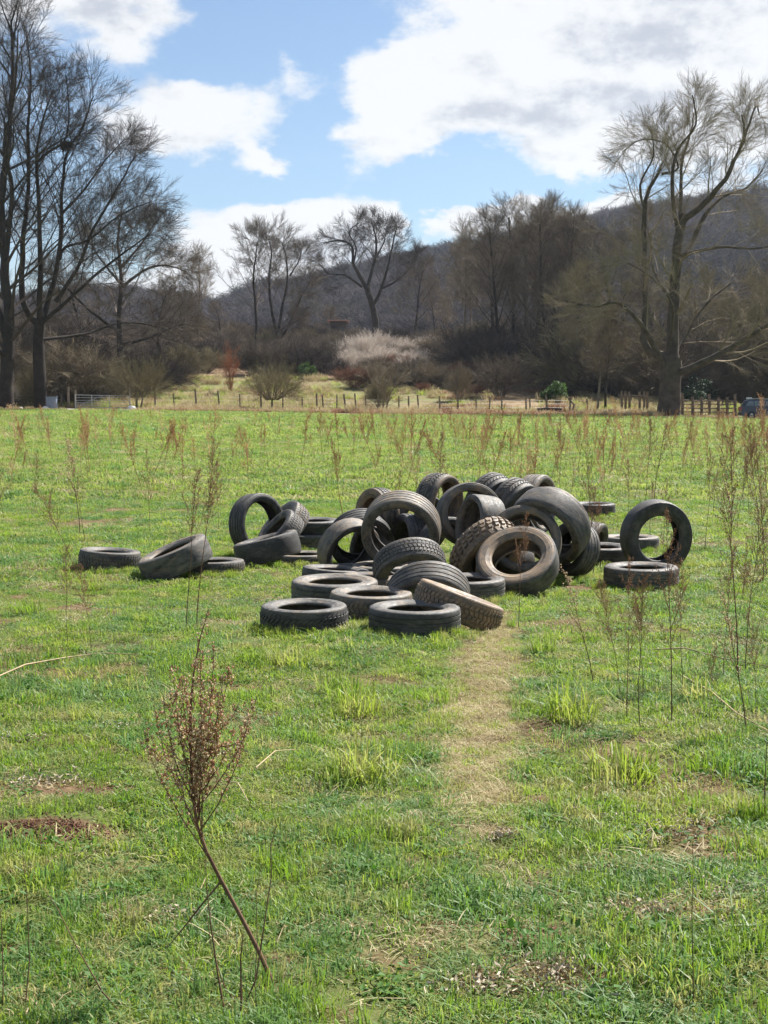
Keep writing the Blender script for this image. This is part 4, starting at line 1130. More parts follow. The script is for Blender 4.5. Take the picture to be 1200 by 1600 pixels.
    pr = [SB['brown'][0], SB['brown'][1], SB['dark'][0], SB['dark'][1], SB['olive'][0], SB['tan'][0], SB['holly'][0], SB['red'][0]]
    k = rg.choice(8, n, p=[.28, .25, .17, .13, .09, .08, 0, 0])
    scatter('scrub', pr, np.stack([X, Y, Z], -1), np.stack([rg.normal(0, .08, n), rg.normal(0, .08, n), rg.uniform(0, 6.3, n)], -1),
            np.stack([s * rg.uniform(.9, 1.5, n), s * rg.uniform(.9, 1.5, n), s], -1), k, 'dense tangle of bare brown scrub covering the bank')
    n2 = 130; Y = 156 + 60 * rg.random(n2); px = rg.uniform(540, 765, n2); X = (px - 600) / FPX * Y; s = rg.uniform(1.0, 2.3, n2)
    scatter('brambles', [SB['pale'][0], SB['pale'][1], SB['tan'][0], SB['tan'][1], SB['red'][0], SB['brown'][0]], np.stack([X, Y, ground_z(X, Y)], -1), np.stack([X * 0, X * 0, rg.uniform(0, 6.3, n2)], -1),
            np.stack([s * 1.4, s * 1.4, s], -1), np.where((px < 690) & (Y > 172), rg.choice([0, 1, 2, 3, 5], n2), rg.choice([2, 3, 4, 5, 5], n2)), 'pale and tan tangled brambles on the open part of the bank')
    # dead grass and bracken along the fence and the edge of the field
    tp = [tuft(41, 60, .35, .55, .02, .5).mesh('t', M['straw']), tuft(42, 60, .4, .35, .02, .9).mesh('t', leafy('bracken', (.22, .11, .06), (.38, .23, .13), .1)), tuft(43, 60, .4, .4, .02, .6).mesh('t', M['grass_b'])]
    n = 9000; Y = 122 + 46 * rg.random(n) ** 1.9; px = rg.uniform(-300, 1500, n); X = (px - 600) / FPX * Y
    dens = fbm(X * .3, Y * .3 + 5, 3); ok = (dens > .46) | (Y < 131) & (dens > .38); X, Y, px = X[ok], Y[ok], px[ok]; n = len(X)
    strip = (Y < 133)
    Y = np.where(strip, 124.5 + (Y - 122) * .5, Y); k = np.where(strip, rg.choice([0, 1, 1], n), rg.choice([0, 0, 2, 2, 1], n)); k = np.where((px > 690) & (px < 900) & (rg.random(n) < .6), 1, k)
    s = rg.uniform(.6, 1.4, n) * np.where(strip, np.clip(.6 + (Y - 124.5) * .18, .55, 1.15) * np.where(px < 240, .45, 1) * np.where(px > 1040, .4, 1), 1.2)
    scatter('dead_grass', tp, np.stack([X, Y, ground_z(X, Y)], -1), np.stack([X * 0, X * 0, rg.uniform(0, 6.3, n)], -1), s, k, 'dead tan grass and bracken along the field edge and fence')


def make_hill_forest():
    rg = np.random.default_rng(91); pr = []
    mats = []
    for c, v in (('violet', (.072, .062, .086)), ('brown', (.078, .064, .066)), ('dark', (.05, .046, .05))):
        t = NT('hill_twig_' + c); geo = t.n('ShaderNodeNewGeometry'); oi = t.n('ShaderNodeObjectInfo')
        z = t.rng(t.noise(.011, 5, .65, geo.outputs['Position']), .40, .60); q = t.mix(z, tuple(k * .62 for k in v), (v[0] * 1.45, v[1] * 1.35, v[2] * 1.15))
        q = t.mix(t.math('MULTIPLY', oi.outputs['Random'], .45), q, (.045, .05, .035)); mats.append(t.out(t.bsdf(q, .95, .05)))
    for i in range(4):
        t = Tree(200 + i)
        for k in range(46):
            a = t.rg.uniform(0, 6.28); sp = .75 * math.sqrt(t.rg.uniform(0, 1)); st = t.rg.uniform(.1, .5)
            t.sp.append(((math.cos(a) * sp * st * .4, math.sin(a) * sp * st * .4, st), (math.cos(a) * sp, math.sin(a) * sp, 1), t.rg.uniform(.4, .65)))
        t.place_sprays(2.4); t.crown.tube([(0, 0, -.1), (0, 0, .8)], [.03, .01], 4)
        pr.append(t.crown.mesh('crown', mats[[0, 1, 0, 2][i]]))
    n = 9500; Y = 330 + 600 * rg.random(n) ** .8; px = rg.uniform(-900, 2100, n); X = (px - 600) / FPX * Y; Z = ground_z(X, Y)
    s = rg.uniform(8, 14, n) * np.interp(Y, [330, 600], [.55, 1])
    scatter('hill_wood', pr, np.stack([X, Y, Z - .5], -1), np.stack([X * 0, X * 0, rg.uniform(0, 6.3, n)], -1), np.stack([s, s, s * rg.uniform(.8, 1.1, n)], -1),
            rg.choice(4, n, p=[.34, .26, .30, .10]), 'leafless woodland covering the whole hill')


make_grass(); make_trees(); make_shrubs(); make_hill_forest()
# ================================================================== DRY WEEDS
def seeds(rg, pts, size, per):
    """little pointed seed heads round a list of points, as one mesh"""
    b = MB(); P = np.repeat(np.array(pts), per, 0); n = len(P); P = P + rg.normal(0, size * .9, (n, 3))
    O = np.array([(1, 0, 0), (-1, 0, 0), (0, 1, 0), (0, -1, 0), (0, 0, 1.7), (0, 0, -1)]); s = size * rg.uniform(.5, 1.1, n)
    a = rg.normal(0, .6, n); c, sn = np.cos(a)[:, None], np.sin(a)[:, None]
    X = np.repeat(O[None], n, 0); Xx = X[:, :, 0] * c + X[:, :, 2] * sn; Xz = -X[:, :, 0] * sn + X[:, :, 2] * c
    X = np.stack([Xx, X[:, :, 1], Xz], -1) * s[:, None, None] * .62 + P[:, None, :]
    F = np.array([(0, 2, 4), (2, 1, 4), (1, 3, 4), (3, 0, 4), (2, 0, 5), (1, 2, 5), (3, 1, 5), (0, 3, 5)])
    b.add(X.reshape(-1, 3), None, (F[None] + (np.arange(n) * 6)[:, None, None]).reshape(-1, 3)); return b


def weed(seed, H=1.3, nb=18, t0=.45, bl=.30, ang=.5, sub=5, size=.006, per=3, r=.0045, lean=.04, sstep_=.02):
    rg = np.random.default_rng(seed); st = MB(); br = MB(); sp = []
    d = Vector((rg.normal(0, lean), rg.normal(0, lean), 1)).normalized(); p = Vector((0, 0, -.03)); P = [p]; n = 9
    for i in range(n):
        d = (d + Vector((rg.normal(0, .035), rg.normal(0, .035), .02))).normalized(); P.append(P[-1] + d * (H / n))
    st.tube(P, [r * (1 - .75 * i / n) for i in range(n + 1)], 5)

    def pt(t):
        t = t * n; j = min(int(t), n - 1); return P[j].lerp(P[j + 1], t - j), (P[j + 1] - P[j]).normalized()
    for i in range(nb):
        t = t0 + (1 - t0) * (i + rg.random()) / nb; q, ax = pt(min(t, .99)); a = rg.uniform(0, 6.28)
        L = H * bl * (1.15 - .9 * (t - t0) / (1 - t0)) * rg.uniform(.6, 1.15); dd = (ax + Vector((math.cos(a), math.sin(a), 0)) * math.tan(ang * rg.uniform(.6, 1.3))).normalized()
        B = [q]
        for k in range(4):
            dd = (dd + Vector((rg.normal(0, .05), rg.normal(0, .05), .09))).normalized(); B.append(B[-1] + dd * L / 4)
        br.tube(B, [r * .38 * (1 - .7 * k / 4) for k in range(5)], 3)
        m = max(3, int(L / sstep_))
        for k in range(m):
            u = (.2 + .8 * k / m) * 4; j = min(int(u), 3); sp.append(tuple(B[j].lerp(B[j + 1], u - j)))
        for k in range(sub):
            u = rg.uniform(.8, 3.7); j = int(u); c = B[j].lerp(B[j + 1], u - j); e = (dd + Vector(rg.normal(0, .6, 3))).normalized(); e.z = abs(e.z); l = L * rg.uniform(.18, .4)
            br.tube([c, c + e * l], [r * .22, r * .12], 3)
            for v in range(max(2, int(l / sstep_))): sp.append(tuple(c + e * l * (.2 + .8 * v * sstep_ / l)))
    for k in range(int(H * (1 - t0) * .5 / sstep_)):
        q, _ = pt(.72 + .28 * rg.random()); sp.append(tuple(q))
    return st, br, seeds(rg, sp, size, per)


SEEDM = simple('seed_brown', (.31, .165, .09), .8, .2, 0, .5, 60)
SEEDT = simple('seed_tan', (.56, .42, .25), .8, .2, 0, .4, 60)


def weed_parts(w, light=False):
    return [w[0].mesh('stem', M['weed_stem'], True), w[1].mesh('branches', M['weed_stem']), w[2].mesh('seed_heads', SEEDT if light else SEEDM)]


def place_weed(parts, loc, rot, s, label, group):
    root = empty('dry_weed', loc, rot); root.scale = (s, s, s); tag(root, label, 'weed', group)
    for me in parts: link(me.name.split('.')[0], me, root)
    return root


def make_weeds():
    rg = np.random.default_rng(14)
    near = [weed_parts(weed(300 + i, 1.3, 20 + 3 * i, (.35, .5, .55, .42)[i], (.28, .20, .22, .32)[i], (.55, .45, .6, .65)[i], 5, .0055, 2, .0042, .012, .022)) for i in range(4)]
    far = [weed_parts(weed(320 + i, 1.2, 16, .35, .30, .45, 2, .011, 2, .006, .05, .045), i % 2 == 0) for i in range(3)]
    far1 = []
    for i in range(5):
        st, br, sd = weed(330 + i, 1.2, 16, (.3, .4, .25, .45, .35)[i], (.36, .28, .40, .26, .32)[i], (.62, .5, .75, .45, .6)[i], 2, .011, 3, .007, (.05, .1, .04, .15, .03)[i], .055)
        b = MB()
        for q in (st, br, sd):
            off = b.n
            for v in q.v: b.v.append(v)
            b.q += [x + off for x in q.q]; b.t += [x + off for x in q.t]; b.n += q.n
        far1.append(b.mesh('dry_weed', simple('far_weed_%s' % 'abcde'[i], ((.46, .23, .12), (.38, .18, .09), (.56, .37, .20), (.32, .15, .08), (.50, .29, .155))[i], .85, .2, 0, .35, 3)))
    # the big one in front: a leaning main stem and an upright broom of side shoots
    root_p = gpt(424, 4.02)
    Y0 = 4.02

    def L(x, y, dy): p = at(x, y, Y0 + dy); return Vector((p.x - root_p.x, dy, p.z - root_p.z))
    root = empty('dry_weed', root_p); tag(root, 'large leaning dry weed with a broom of brown seed shoots, in the left foreground', 'weed', 'dry weed stalks in the field')
    st = MB(); path = [L(426, 1536, 0), L(405, 1488, .02), L(375, 1430, .03), L(345, 1375, .03), L(322, 1330, .03), L(308, 1290, .03), L(300, 1235, .02), L(298, 1170, .02), L(297, 1110, .02), L(303, 1050, .03), L(312, 1000, .04), L(326, 952, .05)]
    st.tube(path, [.0068, .0066, .0062, .0058, .0054, .005, .0045, .0038, .0033, .0026, .002, .0012], 7)
    st.tube([L(345, 1378, .03), L(318, 1410, .02), L(285, 1452, .03), L(262, 1480, .05)], [.003, .0026, .002, .0012], 4)
    st.build('stem', M['weed_stem'], root, True)
    br = MB(); sp = []
    tops = [(236, 1135), (250, 1100), (262, 1085), (275, 1040), (288, 1065), (312, 1020), (330, 1010), (342, 1060), (350, 1045), (362, 1100), (378, 1110), (384, 1098), (300, 1090), (322, 1075), (268, 1120), (338, 1100), (355, 1140), (245, 1170), (372, 1150),
            (285, 1110), (310, 1120), (328, 1130), (258, 1150), (292, 1060), (318, 1060), (305, 1140), (345, 1120), (270, 1070)]
    for i, (tx, ty) in enumerate(tops):
        tx = 305 + (tx - 305) * 1.18
        y0 = 1330 - (i * 37 % 170); x0 = np.interp(y0, [1160, 1235, 1290, 1330], [298, 300, 308, 322]); dy = rg.normal(0, .06)
        a = L(x0, y0, .03); e = L(tx, ty, dy); mid = a.lerp(e, .5) + Vector(((tx - x0) / FPX * Y0 * .32, dy * .3, -.012)); Q = []
        for k in range(9):
            u = k / 8; Q.append(a * (1 - u) ** 2 + mid * 2 * u * (1 - u) + e * u * u + Vector(rg.normal(0, .0015, 3)))
        br.tube(Q, [.0021 * (1 - .7 * k / 8) for k in range(9)], 4)
        Ln = (e - a).length; m = int(Ln / .0095)
        for k in range(m):
            u = .22 + .78 * k / m; j = min(int(u * 8), 7); c = Q[j].lerp(Q[j + 1], u * 8 - j)
            if rg.random() < .75: sp.append(tuple(c + Vector(rg.normal(0, .0035, 3))))
            if rg.random() < .25:
                d = Vector(rg.normal(0, 1, 3)); d.z = abs(d.z) + .8; d = d.normalized() * rg.uniform(.012, .04); br.tube([c, c + d], [.0008, .0005], 3)
                for v in (.4, .7, 1.0): sp.append(tuple(c + d * v))
    for k in range(60):
        u = rg.uniform(.45, 1) * (len(path) - 1); j = min(int(u), len(path) - 2); sp.append(tuple(path[j].lerp(path[j + 1], u - j)))
    br.build('branches', M['weed_stem'], root)
    seeds(rg, sp[::3], .0062, 3).build('seed_heads', SEEDM, root)
    o = seeds(rg, sp[1::3], .0060, 3).build('seed_heads', SEEDT, root); o['label'] = 'paler open seed heads'
    # thin bare stalks beside it
    for (pts, rr, lab) in [([(352, 1600), (340, 1520), (330, 1450), (322, 1380), (322, 1330)], .0032, 'thin bare stalk just left of the large leaning weed, in front'),
                           ([(375, 1610), (377, 1560), (376, 1500), (380, 1460)], .004, 'short thick bare stalk at the foot of the large leaning weed'),
                           ([(378, 1590), (400, 1530), (412, 1450), (424, 1370), (423, 1320), (432, 1290)], .0028, 'tall thin stalk with a fine tip right of the large leaning weed'),
                           ([(378, 1590), (350, 1540), (330, 1480), (322, 1420)], .0022, 'fine twig crossing the thin bare stalk, left of the large weed'),
                           ([(402, 1600), (398, 1540), (402, 1470), (400, 1400), (408, 1350)], .0016, 'hair-thin stalk between the two taller bare ones'),
                           ([(4, 1600), (5, 1530), (2, 1440), (-4, 1380)], .0022, 'thin stalk at the lower left corner'),
                           ([(38, 1600), (46, 1500), (42, 1400), (35, 1330)], .002, 'thin stalk right of the corner one, lower left'),
                           ([(200, 1600), (160, 1550), (120, 1480), (90, 1420), (70, 1390)], .0025, 'thin stalk bending left in the lower left of the photo'),
                           ([(1084, 1590), (1083, 1520), (1081, 1430), (1083, 1360), (1082, 1310)], .0018, 'thin upright stalk in the lower right grass'),
                           ([(1196, 1290), (1195, 1230), (1198, 1160)], .004, 'thick stalk cut by the right edge of the photo')]:
        Yb = 3726 / (min(pts[0][1], 1640) - 628) if pts[0][1] > 1500 else 3726 / (pts[0][1] - 628)
        b0 = at(pts[0][0], pts[0][1], Yb); b0.z = gz(b0.x, Yb); mb = MB(); P = []
        for i, (x, y) in enumerate(pts):
            p = at(x, y, Yb + .01 * i); P.append(p - b0 if i else Vector((0, 0, -.02)))
        mb.tube(P, [rr * (1 - .7 * i / (len(P) - 1)) for i in range(len(P))], 5)
        tipn = seeds(rg, [tuple(P[-1].lerp(P[-2], k / 7)) for k in range(4)], .003, 1)
        off = mb.n; mb.v += tipn.v; mb.t += [t + off for t in tipn.t]; mb.n += tipn.n
        o = mb.build('dry_stalk', M['weed_stem'], None, True); o.location = b0; tag(o, lab, 'weed', 'bare weed stalks in the foreground')
    # weeds that stand out: (px, foot y, top y, kind, lean, label)
    W = [(304, 985, 680, 1, 0, 'tallest straight weed left of the heap, in front of the leaning upright tyre'), (288, 990, 730, 2, -.03, 'thinner weed just left of the tallest straight one'),
         (137, 1030, 880, 3, .03, 'weed in front of the far left flat tyre'), (102, 1020, 850, 2, -.05, 'slim weed left of the far left flat tyre'), (116, 900, 740, 3, -.3, 'weed leaning left behind the far left flat tyre'),
         (232, 835, 700, 0, 0, 'weed in the field behind the tipped tyre'), (985, 1125, 870, 0, -.02, 'bushy weed in front of the brownish flat tyre'), (975, 1100, 900, 3, -.05, 'second weed in front of the brownish flat tyre, lower'),
         (930, 905, 690, 0, 0, 'reddish weed behind the right foot of the heap'), (942, 900, 760, 3, .05, 'shorter weed beside the reddish one at the right foot of the heap'),
         (1160, 1060, 668, 1, .01, 'tallest weed at the right side of the photo'), (1172, 1050, 790, 3, .04, 'weed just right of the tallest right hand one'), (1138, 1070, 850, 2, -.04, 'weed just left of the tallest right hand one'),
         (1118, 1160, 1010, 2, -.03, 'low weed in the grass right of the bushy pair'), (1075, 1080, 880, 2, 0, 'weed between the bushy pair and the tall right hand one'),
         (812, 985, 800, 1, .02, 'thin weed standing before the tan dusty tyre'),
         (1105, 860, 700, 1, .1, 'bent weed behind the upright ring tyre, to its right'), (875, 760, 650, 1, .08, 'weed rising above the top right of the heap'),
         (1040, 850, 745, 0, 0, 'weed seen behind the upright ring tyre'), (340, 830, 720, 0, 0, 'weed left of the leaning upright tyre'), (1190, 1130, 950, 3, .05, 'weed at the right edge, lower one'),
         (960, 1000, 905, 3, -.1, 'small weed left of the brownish flat tyre'), (650, 775, 690, 0, 0, 'weed behind the zigzag tyre on the heap'), (1010, 1095, 925, 2, .06, 'slim weed right of the bushy pair')]
    for (px, fy, ty, k, ln, lab) in W:
        Y = 3726 / (fy - 628) * 1.0; p = gpt(px, Y); H = at(px, ty, Y).z - p.z
        place_weed(near[k], p, (0, ln, rg.uniform(0, 6.28) if abs(ln) < .08 else 0), H / 1.3, lab, 'dry weed stalks in the field')
    n = 0; near_list = []
    def taken(x, y):
        return 9.4 < y < 17 and -3.2 < x < 3.1 and not (y > 15.2)
    while n < 250:
        Y = float(7 + 100 * rg.random() ** 1.35); px = rg.uniform(-60, 1260)
        if rg.random() > (.35 if px < 560 else .9 if Y > 14 else .5): continue
        x = (px - 600) / FPX * Y
        if taken(x, Y) or Y < 13 and rg.random() < .8 and 200 < px < 930 or float(track_mask(np.array([x]), np.array([Y]))[0]) > .1: continue
        if fbm(x * .25, Y * .16 + 3, 3) < .44 and rg.random() < .75: continue
        p = gpt(px, Y); s = rg.uniform(.55, 1.15); n += 1
        if Y < 24:
            lab = 'slim dry brown weed standing in the grass around the tyres' if Y < 15 else 'dry brown weed standing in the field behind the tyres'
            near_list.append((Y < 15, px, place_weed((near + far)[int(rg.integers(0, 7))], p, (rg.normal(0, .08), rg.normal(0, .08), rg.uniform(0, 6.28)), s, lab, 'slim dry weeds around the tyres' if Y < 15 else 'dry weeds in the field behind the tyres')))
        else:
            o = link('dry_weed', far1[int(rg.integers(0, 5))], None, p); o.rotation_euler = (rg.normal(0, .1), rg.normal(0, .1), rg.uniform(0, 6.28)); fs = s * (1 if Y < 70 else .62); o.scale = (fs, fs, fs * rg.uniform(.8, 1.3))
            tag(o, 'far reddish tan weed plume in the middle of the field' if Y < 60 else 'tiny far weed plume near the edge of the field', 'weed', 'far dry weeds in the middle of the field' if Y < 60 else 'tiny far weeds near the field edge')
    words = 'first second third fourth fifth sixth seventh eighth ninth tenth eleventh twelfth thirteenth fourteenth fifteenth sixteenth seventeenth eighteenth nineteenth twentieth'.split()
    words += ['twenty-' + w for w in words[:9]] + ['thirtieth'] + ['thirty-' + w for w in words[:9]]
    for flag, txt in ((True, 'slim dry weed in the grass around the tyres, %s from the left'), (False, 'dry brown weed in the field behind the tyres, %s from the left')):
        for i, (_, _, o) in enumerate(sorted([t for t in near_list if t[0] == flag], key=lambda t: t[1])): o['label'] = txt % words[min(i, len(words) - 1)]
    m = 1000; Y = 20 + 98 * rg.random(m) ** .85; px = rg.uniform(-150, 1350, m); x = (px - 600) / FPX * Y
    ok = (fbm(x * .22 + 20, Y * .13, 3) > .47) & (rg.random(m) < np.where(px < 560, .45, 1)); x, Y = x[ok], Y[ok]; m = len(x); s = rg.uniform(.45, 1.2, m) * np.where(Y > 70, .6, 1)
    scatter('field_weeds', far1, np.stack([x, Y, ground_z(x, Y)], -1), np.stack([rg.normal(0, .1, m), rg.normal(0, .1, m), rg.uniform(0, 6.3, m)], -1), s, rg.integers(0, 5, m), 'countless thin dry weeds scattered far across the field')
    # fallen pale stalks
    for (pts, lab) in [([(-20, 1082), (40, 1060), (100, 1042), (160, 1034), (230, 1040)], 'long pale stalk lying bent on the grass at the left edge'),
                       ([(1020, 1025), (1070, 1030), (1130, 1038), (1200, 1052)], 'pale stalk lying level on the grass at the right'),
                       ([(1068, 1068), (1110, 1102), (1150, 1130), (1200, 1162)], 'pale stalk lying slanted lower at the right'),
                       ([(352, 1245), (372, 1260), (388, 1276)], 'short pale stick lying behind the large leaning weed'),
                       ([(400, 1222), (430, 1205), (462, 1190)], 'short thin twig lying right of the large leaning weed')]:
        P = []
        for (x, y) in pts:
            Y = 3726 / (y - 628); p = at(x, y, Y); p.z = gz(p.x, Y) + .035 + .03 * (len(P) == 1); P.append(p)
        b0 = P[0].copy(); mb = MB(); mb.tube([p - b0 for p in P], [(.006 if len(pts) > 3 else .0035) * (1 - .6 * i / (len(P) - 1)) for i in range(len(P))], 5)
        o = mb.build('fallen_stalk', M['weed_pale'], None, True); o.location = b0; tag(o, lab, 'stalk', 'fallen stalks')


# ================================================================== FENCES, GATE, CAR, HUT
def post_mesh(h, r, k=6):
    b = MB(); b.tube([(0, 0, -.2), (r * .2, 0, h * .5), (0, r * .2, h)], [r, r * .95, r * .9], k, True); return b.mesh('post', M['post'])


def make_field_edge():
    rg = np.random.default_rng(5); pm = [post_mesh(1.6, .085), post_mesh(1.5, .075), post_mesh(1.7, .095)]

    def fence(name, label, pxs, Y, wires=(.5, .85, 1.15), hs=None):
        root = empty(name, gpt(pxs[0], Y)); tag(root, label, 'fence'); tops = []
        for i, px in enumerate(pxs):
            yy = Y + rg.normal(0, .15); p = gpt(px, yy) - root.location; h = hs[i] if hs else rg.uniform(.85, 1.1)
            o = link('post', pm[i % 3], root, p); o.scale = (1, 1, h); o.rotation_euler = (rg.normal(0, .04), rg.normal(0, .05), 0); tops.append(p)
        for w in wires:
            b = MB(); b.tube([t + Vector((0, -.06, w)) for t in tops], [.008] * len(tops), 3); b.build('wire', M['galv'], root)
        return root
    fence('wire_fence', 'wooden post and wire fence along the far edge of the field', [242, 272, 307, 343, 375, 408, 442, 472, 495, 505, 526, 540, 556, 572, 590, 605, 623, 638, 654, 687, 716, 744, 764, 784, 822, 828, 855, 890, 918], 133)
    fence('wire_fence', 'short run of thin posts left of the metal gate', [-20, 24, 56, 96], 133)
    # low timber frame beside the oak
    root = empty('timber_frame', gpt(971, 131)); tag(root, 'low frame of upright wooden posts with a rail on top, left of the oak trunk', 'fence')
    P = []
    for px, dy in ((971, 0), (977, .8), (983, 0), (999, .8), (1006, 0), (1011, .8)):
        p = gpt(px, 131 + dy) - root.location; o = link('post', pm[2], root, p); o.scale = (1.3, 1.3, 1.25); P.append(p)
    b = MB(); z = 1.72
    b.tube([P[0] + Vector((-.3, 0, z)), P[2] + Vector((0, 0, z + .03)), P[4] + Vector((.3, 0, z))], [.07, .06, .07], 5, True); b.build('top_rail', M['post'], root)
    # rail fence right of the oak
    root = empty('rail_fence', gpt(1066, 131)); tag(root, 'dark wooden rail fence with four rails between the oak and the car', 'fence'); xs = [1066, 1082, 1096, 1108, 1122, 1136, 1148]; P = []
    for i, px in enumerate(xs):
        p = gpt(px, 131) - root.location; o = link('post', pm[2], root, p); o.scale = (1.5, 1.5, 1.05 if i % 3 else 1.2); P.append(p)
    for z in (.4, .75, 1.1, 1.45):
        for i in range(0, len(P) - 1, 2):
            a, c = P[i], P[min(i + 2, len(P) - 1)]
            b = MB(); b.tube([a + Vector((-.05, -.12, z + rg.normal(0, .03))), c + Vector((.05, -.12, z + rg.normal(0, .03)))], [.055, .05], 4, True); b.build('rail', M['post'], root)
    # galvanised gate with its posts
    g0 = gpt(118, 130); root = empty('field_gate', g0); tag(root, 'long galvanised metal field gate of level bars on the left', 'gate')
    w = (203 - 118) / FPX * 130; mb = MB()
    for i, z in enumerate((.22, .42, .62, .84, 1.08, 1.32)):
        b = MB(); b.tube([(0, 0, z), (w, 0, z - (.1 if i == 5 else 0))], [.032 if i in (0, 5) else .022] * 2, 6, True); b.build('bar', M['galv'], root)
    for x in (0, w * .30, w * .62, w):
        b = MB(); b.tube([(x, .01, .18), (x, .01, 1.34 - .1 * x / w)], [.03, .03], 6, True); b.build('upright', M['galv'], root)
    b = MB(); b.tube([(0, -.04, .25), (w * .5, -.04, 1.26)], [.02, .02], 5, True); b.build('brace', M['galv'], root)
    for px, h, lab in ((107, 2.0, 'taller gate post at the left end of the metal gate'), (118, 1.75, 'gate post carrying the hinge of the metal gate'), (203, 1.95, 'slim pale post at the right end of the metal gate')):
        p = gpt(px, 130.3); b = MB(); b.tube([(0, 0, -.3), (0, 0, h)], [.12 if px < 200 else .06, .1 if px < 200 else .05], 8, True)
        if px < 200: b.tube([(-.1, 0, h * .3), (.12, -.1, h * .32)], [.03, .03], 4, True)
        o = b.build('gate_post', M['post'] if px < 200 else M['post_pale'], None); o.location = p; tag(o, lab, 'post')
    for px, h, lab in ((218, 1.3, 'leaning forked post right of the gate'), (893, 1.6, 'leaning post left of the two thin fence trees')):
        p = gpt(px, 130.5); b = MB(); b.tube([(0, 0, -.2), (.22, 0, h * .5), (.32 if px < 500 else -.5, 0, h)], [.09, .08, .06], 6, True); o = b.build('leaning_post', M['post'], None); o.location = p; tag(o, lab, 'post')
    # concrete apron
    p = gpt(165, 128.6); b = MB(); v = []
    for i in range(9):
        for dy in (-.9, .9):
            x = -5.4 + i * 1.35; v.append((x, dy + .15 * math.sin(i * 2.1), float(ground_z(p.x + x, p.y + dy)) - p.z + .12))
    b.add(v, [(2 * i, 2 * i + 2, 2 * i + 3, 2 * i + 1) for i in range(8)]); v2 = [(a[0], a[1] - .02, a[2] - .35) for a in v[::2]]
    b.add(v[::2] + v2, [(i, i + 9, i + 10, i + 1) for i in range(8)])
    o = b.build('track', simple('pale_track', (.55, .50, .43), .9, .2, 0, .2, 1.2, .02), None); o.location = p; tag(o, 'pale stony track passing in front of the metal gate', None, None, 'structure')
    # grey box and white stones
    p = gpt(81, 129.5); root = empty('metal_box', p); tag(root, 'blue-grey metal box standing left of the gate posts', 'box'); steel = simple('box_steel', (.17, .21, .28), .6, .4, 0, .12, 3)
    b = MB(); b.box((0, 0, .55), (.85, .6, 1.1)); b.build('cabinet', steel, root); b = MB(); b.box((0, 0, 1.13), (.95, .7, .06)); b.build('lid', steel, root); b = MB(); b.box((.1, -.31, .6), (.55, .03, .8)); b.build('door', steel, root)
    for px, s, lab in ((32, .22, 'white stone leftmost by the field edge'), (71, .30, 'white stone left of the blue-grey box'), (206, .38, 'white stone right of the metal gate'), (210, .25, 'small white stone beside the larger one right of the gate'), (912, .3, 'white stone left of the oak at the field edge')):
        p = gpt(px, 128.8); b = MB(); v = []
        for i in range(6):
            for j in range(10):
                a = 2 * pi * j / 10; e = pi * (i + .5) / 6; k = s * (1 + rg.normal(0, .07)); v.append((math.cos(a) * math.sin(e) * k, math.sin(a) * math.sin(e) * k * .8, math.cos(e) * k * .7 + s * .4))
        b.add(v, [(i * 10 + j, (i + 1) * 10 + j, (i + 1) * 10 + (j + 1) % 10, i * 10 + (j + 1) % 10) for i in range(5) for j in range(10)]); o = b.build('stone', M['white'], None, True); o.location = p; tag(o, lab, 'stone')
    # log and bench like timber
    p = gpt(858, 128.5); b = MB(); b.tube([(-1.05, 0, .42), (0, .02, .45), (1.1, 0, .40)], [.13, .14, .12], 8, True); o = MB(); root = empty('log_bench', p); tag(root, 'dark log bench at the field edge below the green bush', 'bench')
    b.build('seat', M['bark_dark'], root)
    for x in (-.7, .75): c = MB(); c.box((x, 0, .16), (.16, .3, .4)); c.build('leg', M['bark_dark'], root)
    p = gpt(942, 129); b = MB()
    for i in range(5): b.tube([(-1.5 + rg.normal(0, .2), rg.normal(0, .25), .12 + .14 * (i // 2)), (1.3 + rg.normal(0, .2), rg.normal(0, .25), .12 + .14 * (i // 2))], [.12, .10], 6, True)
    o = b.build('log_pile', M['bark_dark'], None); o.location = p; tag(o, 'low heap of dark logs under the two thin fence trees', 'logs'); o['kind'] = 'stuff'
    # hut with pinkish roof high on the bank
    Y = 250; p = gpt(529, Y); k = Y / FPX; p.z = at(529, 527, Y).z; root = empty('hut', p); tag(root, 'small dark hut with a flat pinkish roof high on the bank', 'hut')
    b = MB(); b.box((0, 0, .6), (26 * k, 3, 4.0)); b.build('wall', simple('hut_wall', (.09, .065, .055), .9), root)
    b = MB(); b.box((0, -.2, 2.72), (33 * k, 4.2, .22)); b.build('roof', simple('hut_roof', (.42, .24, .20), .8), root)
    b = MB(); b.box((-.5, -1.53, .9), (1.0, .08, 2.0)); b.build('door', simple('hut_door', (.05, .04, .035), .8), root)
    b = MB(); b.box((.8, -1.53, 1.3), (.7, .08, .7)); b.build('window', simple('hut_glass', (.03, .035, .04), .2, .6), root)


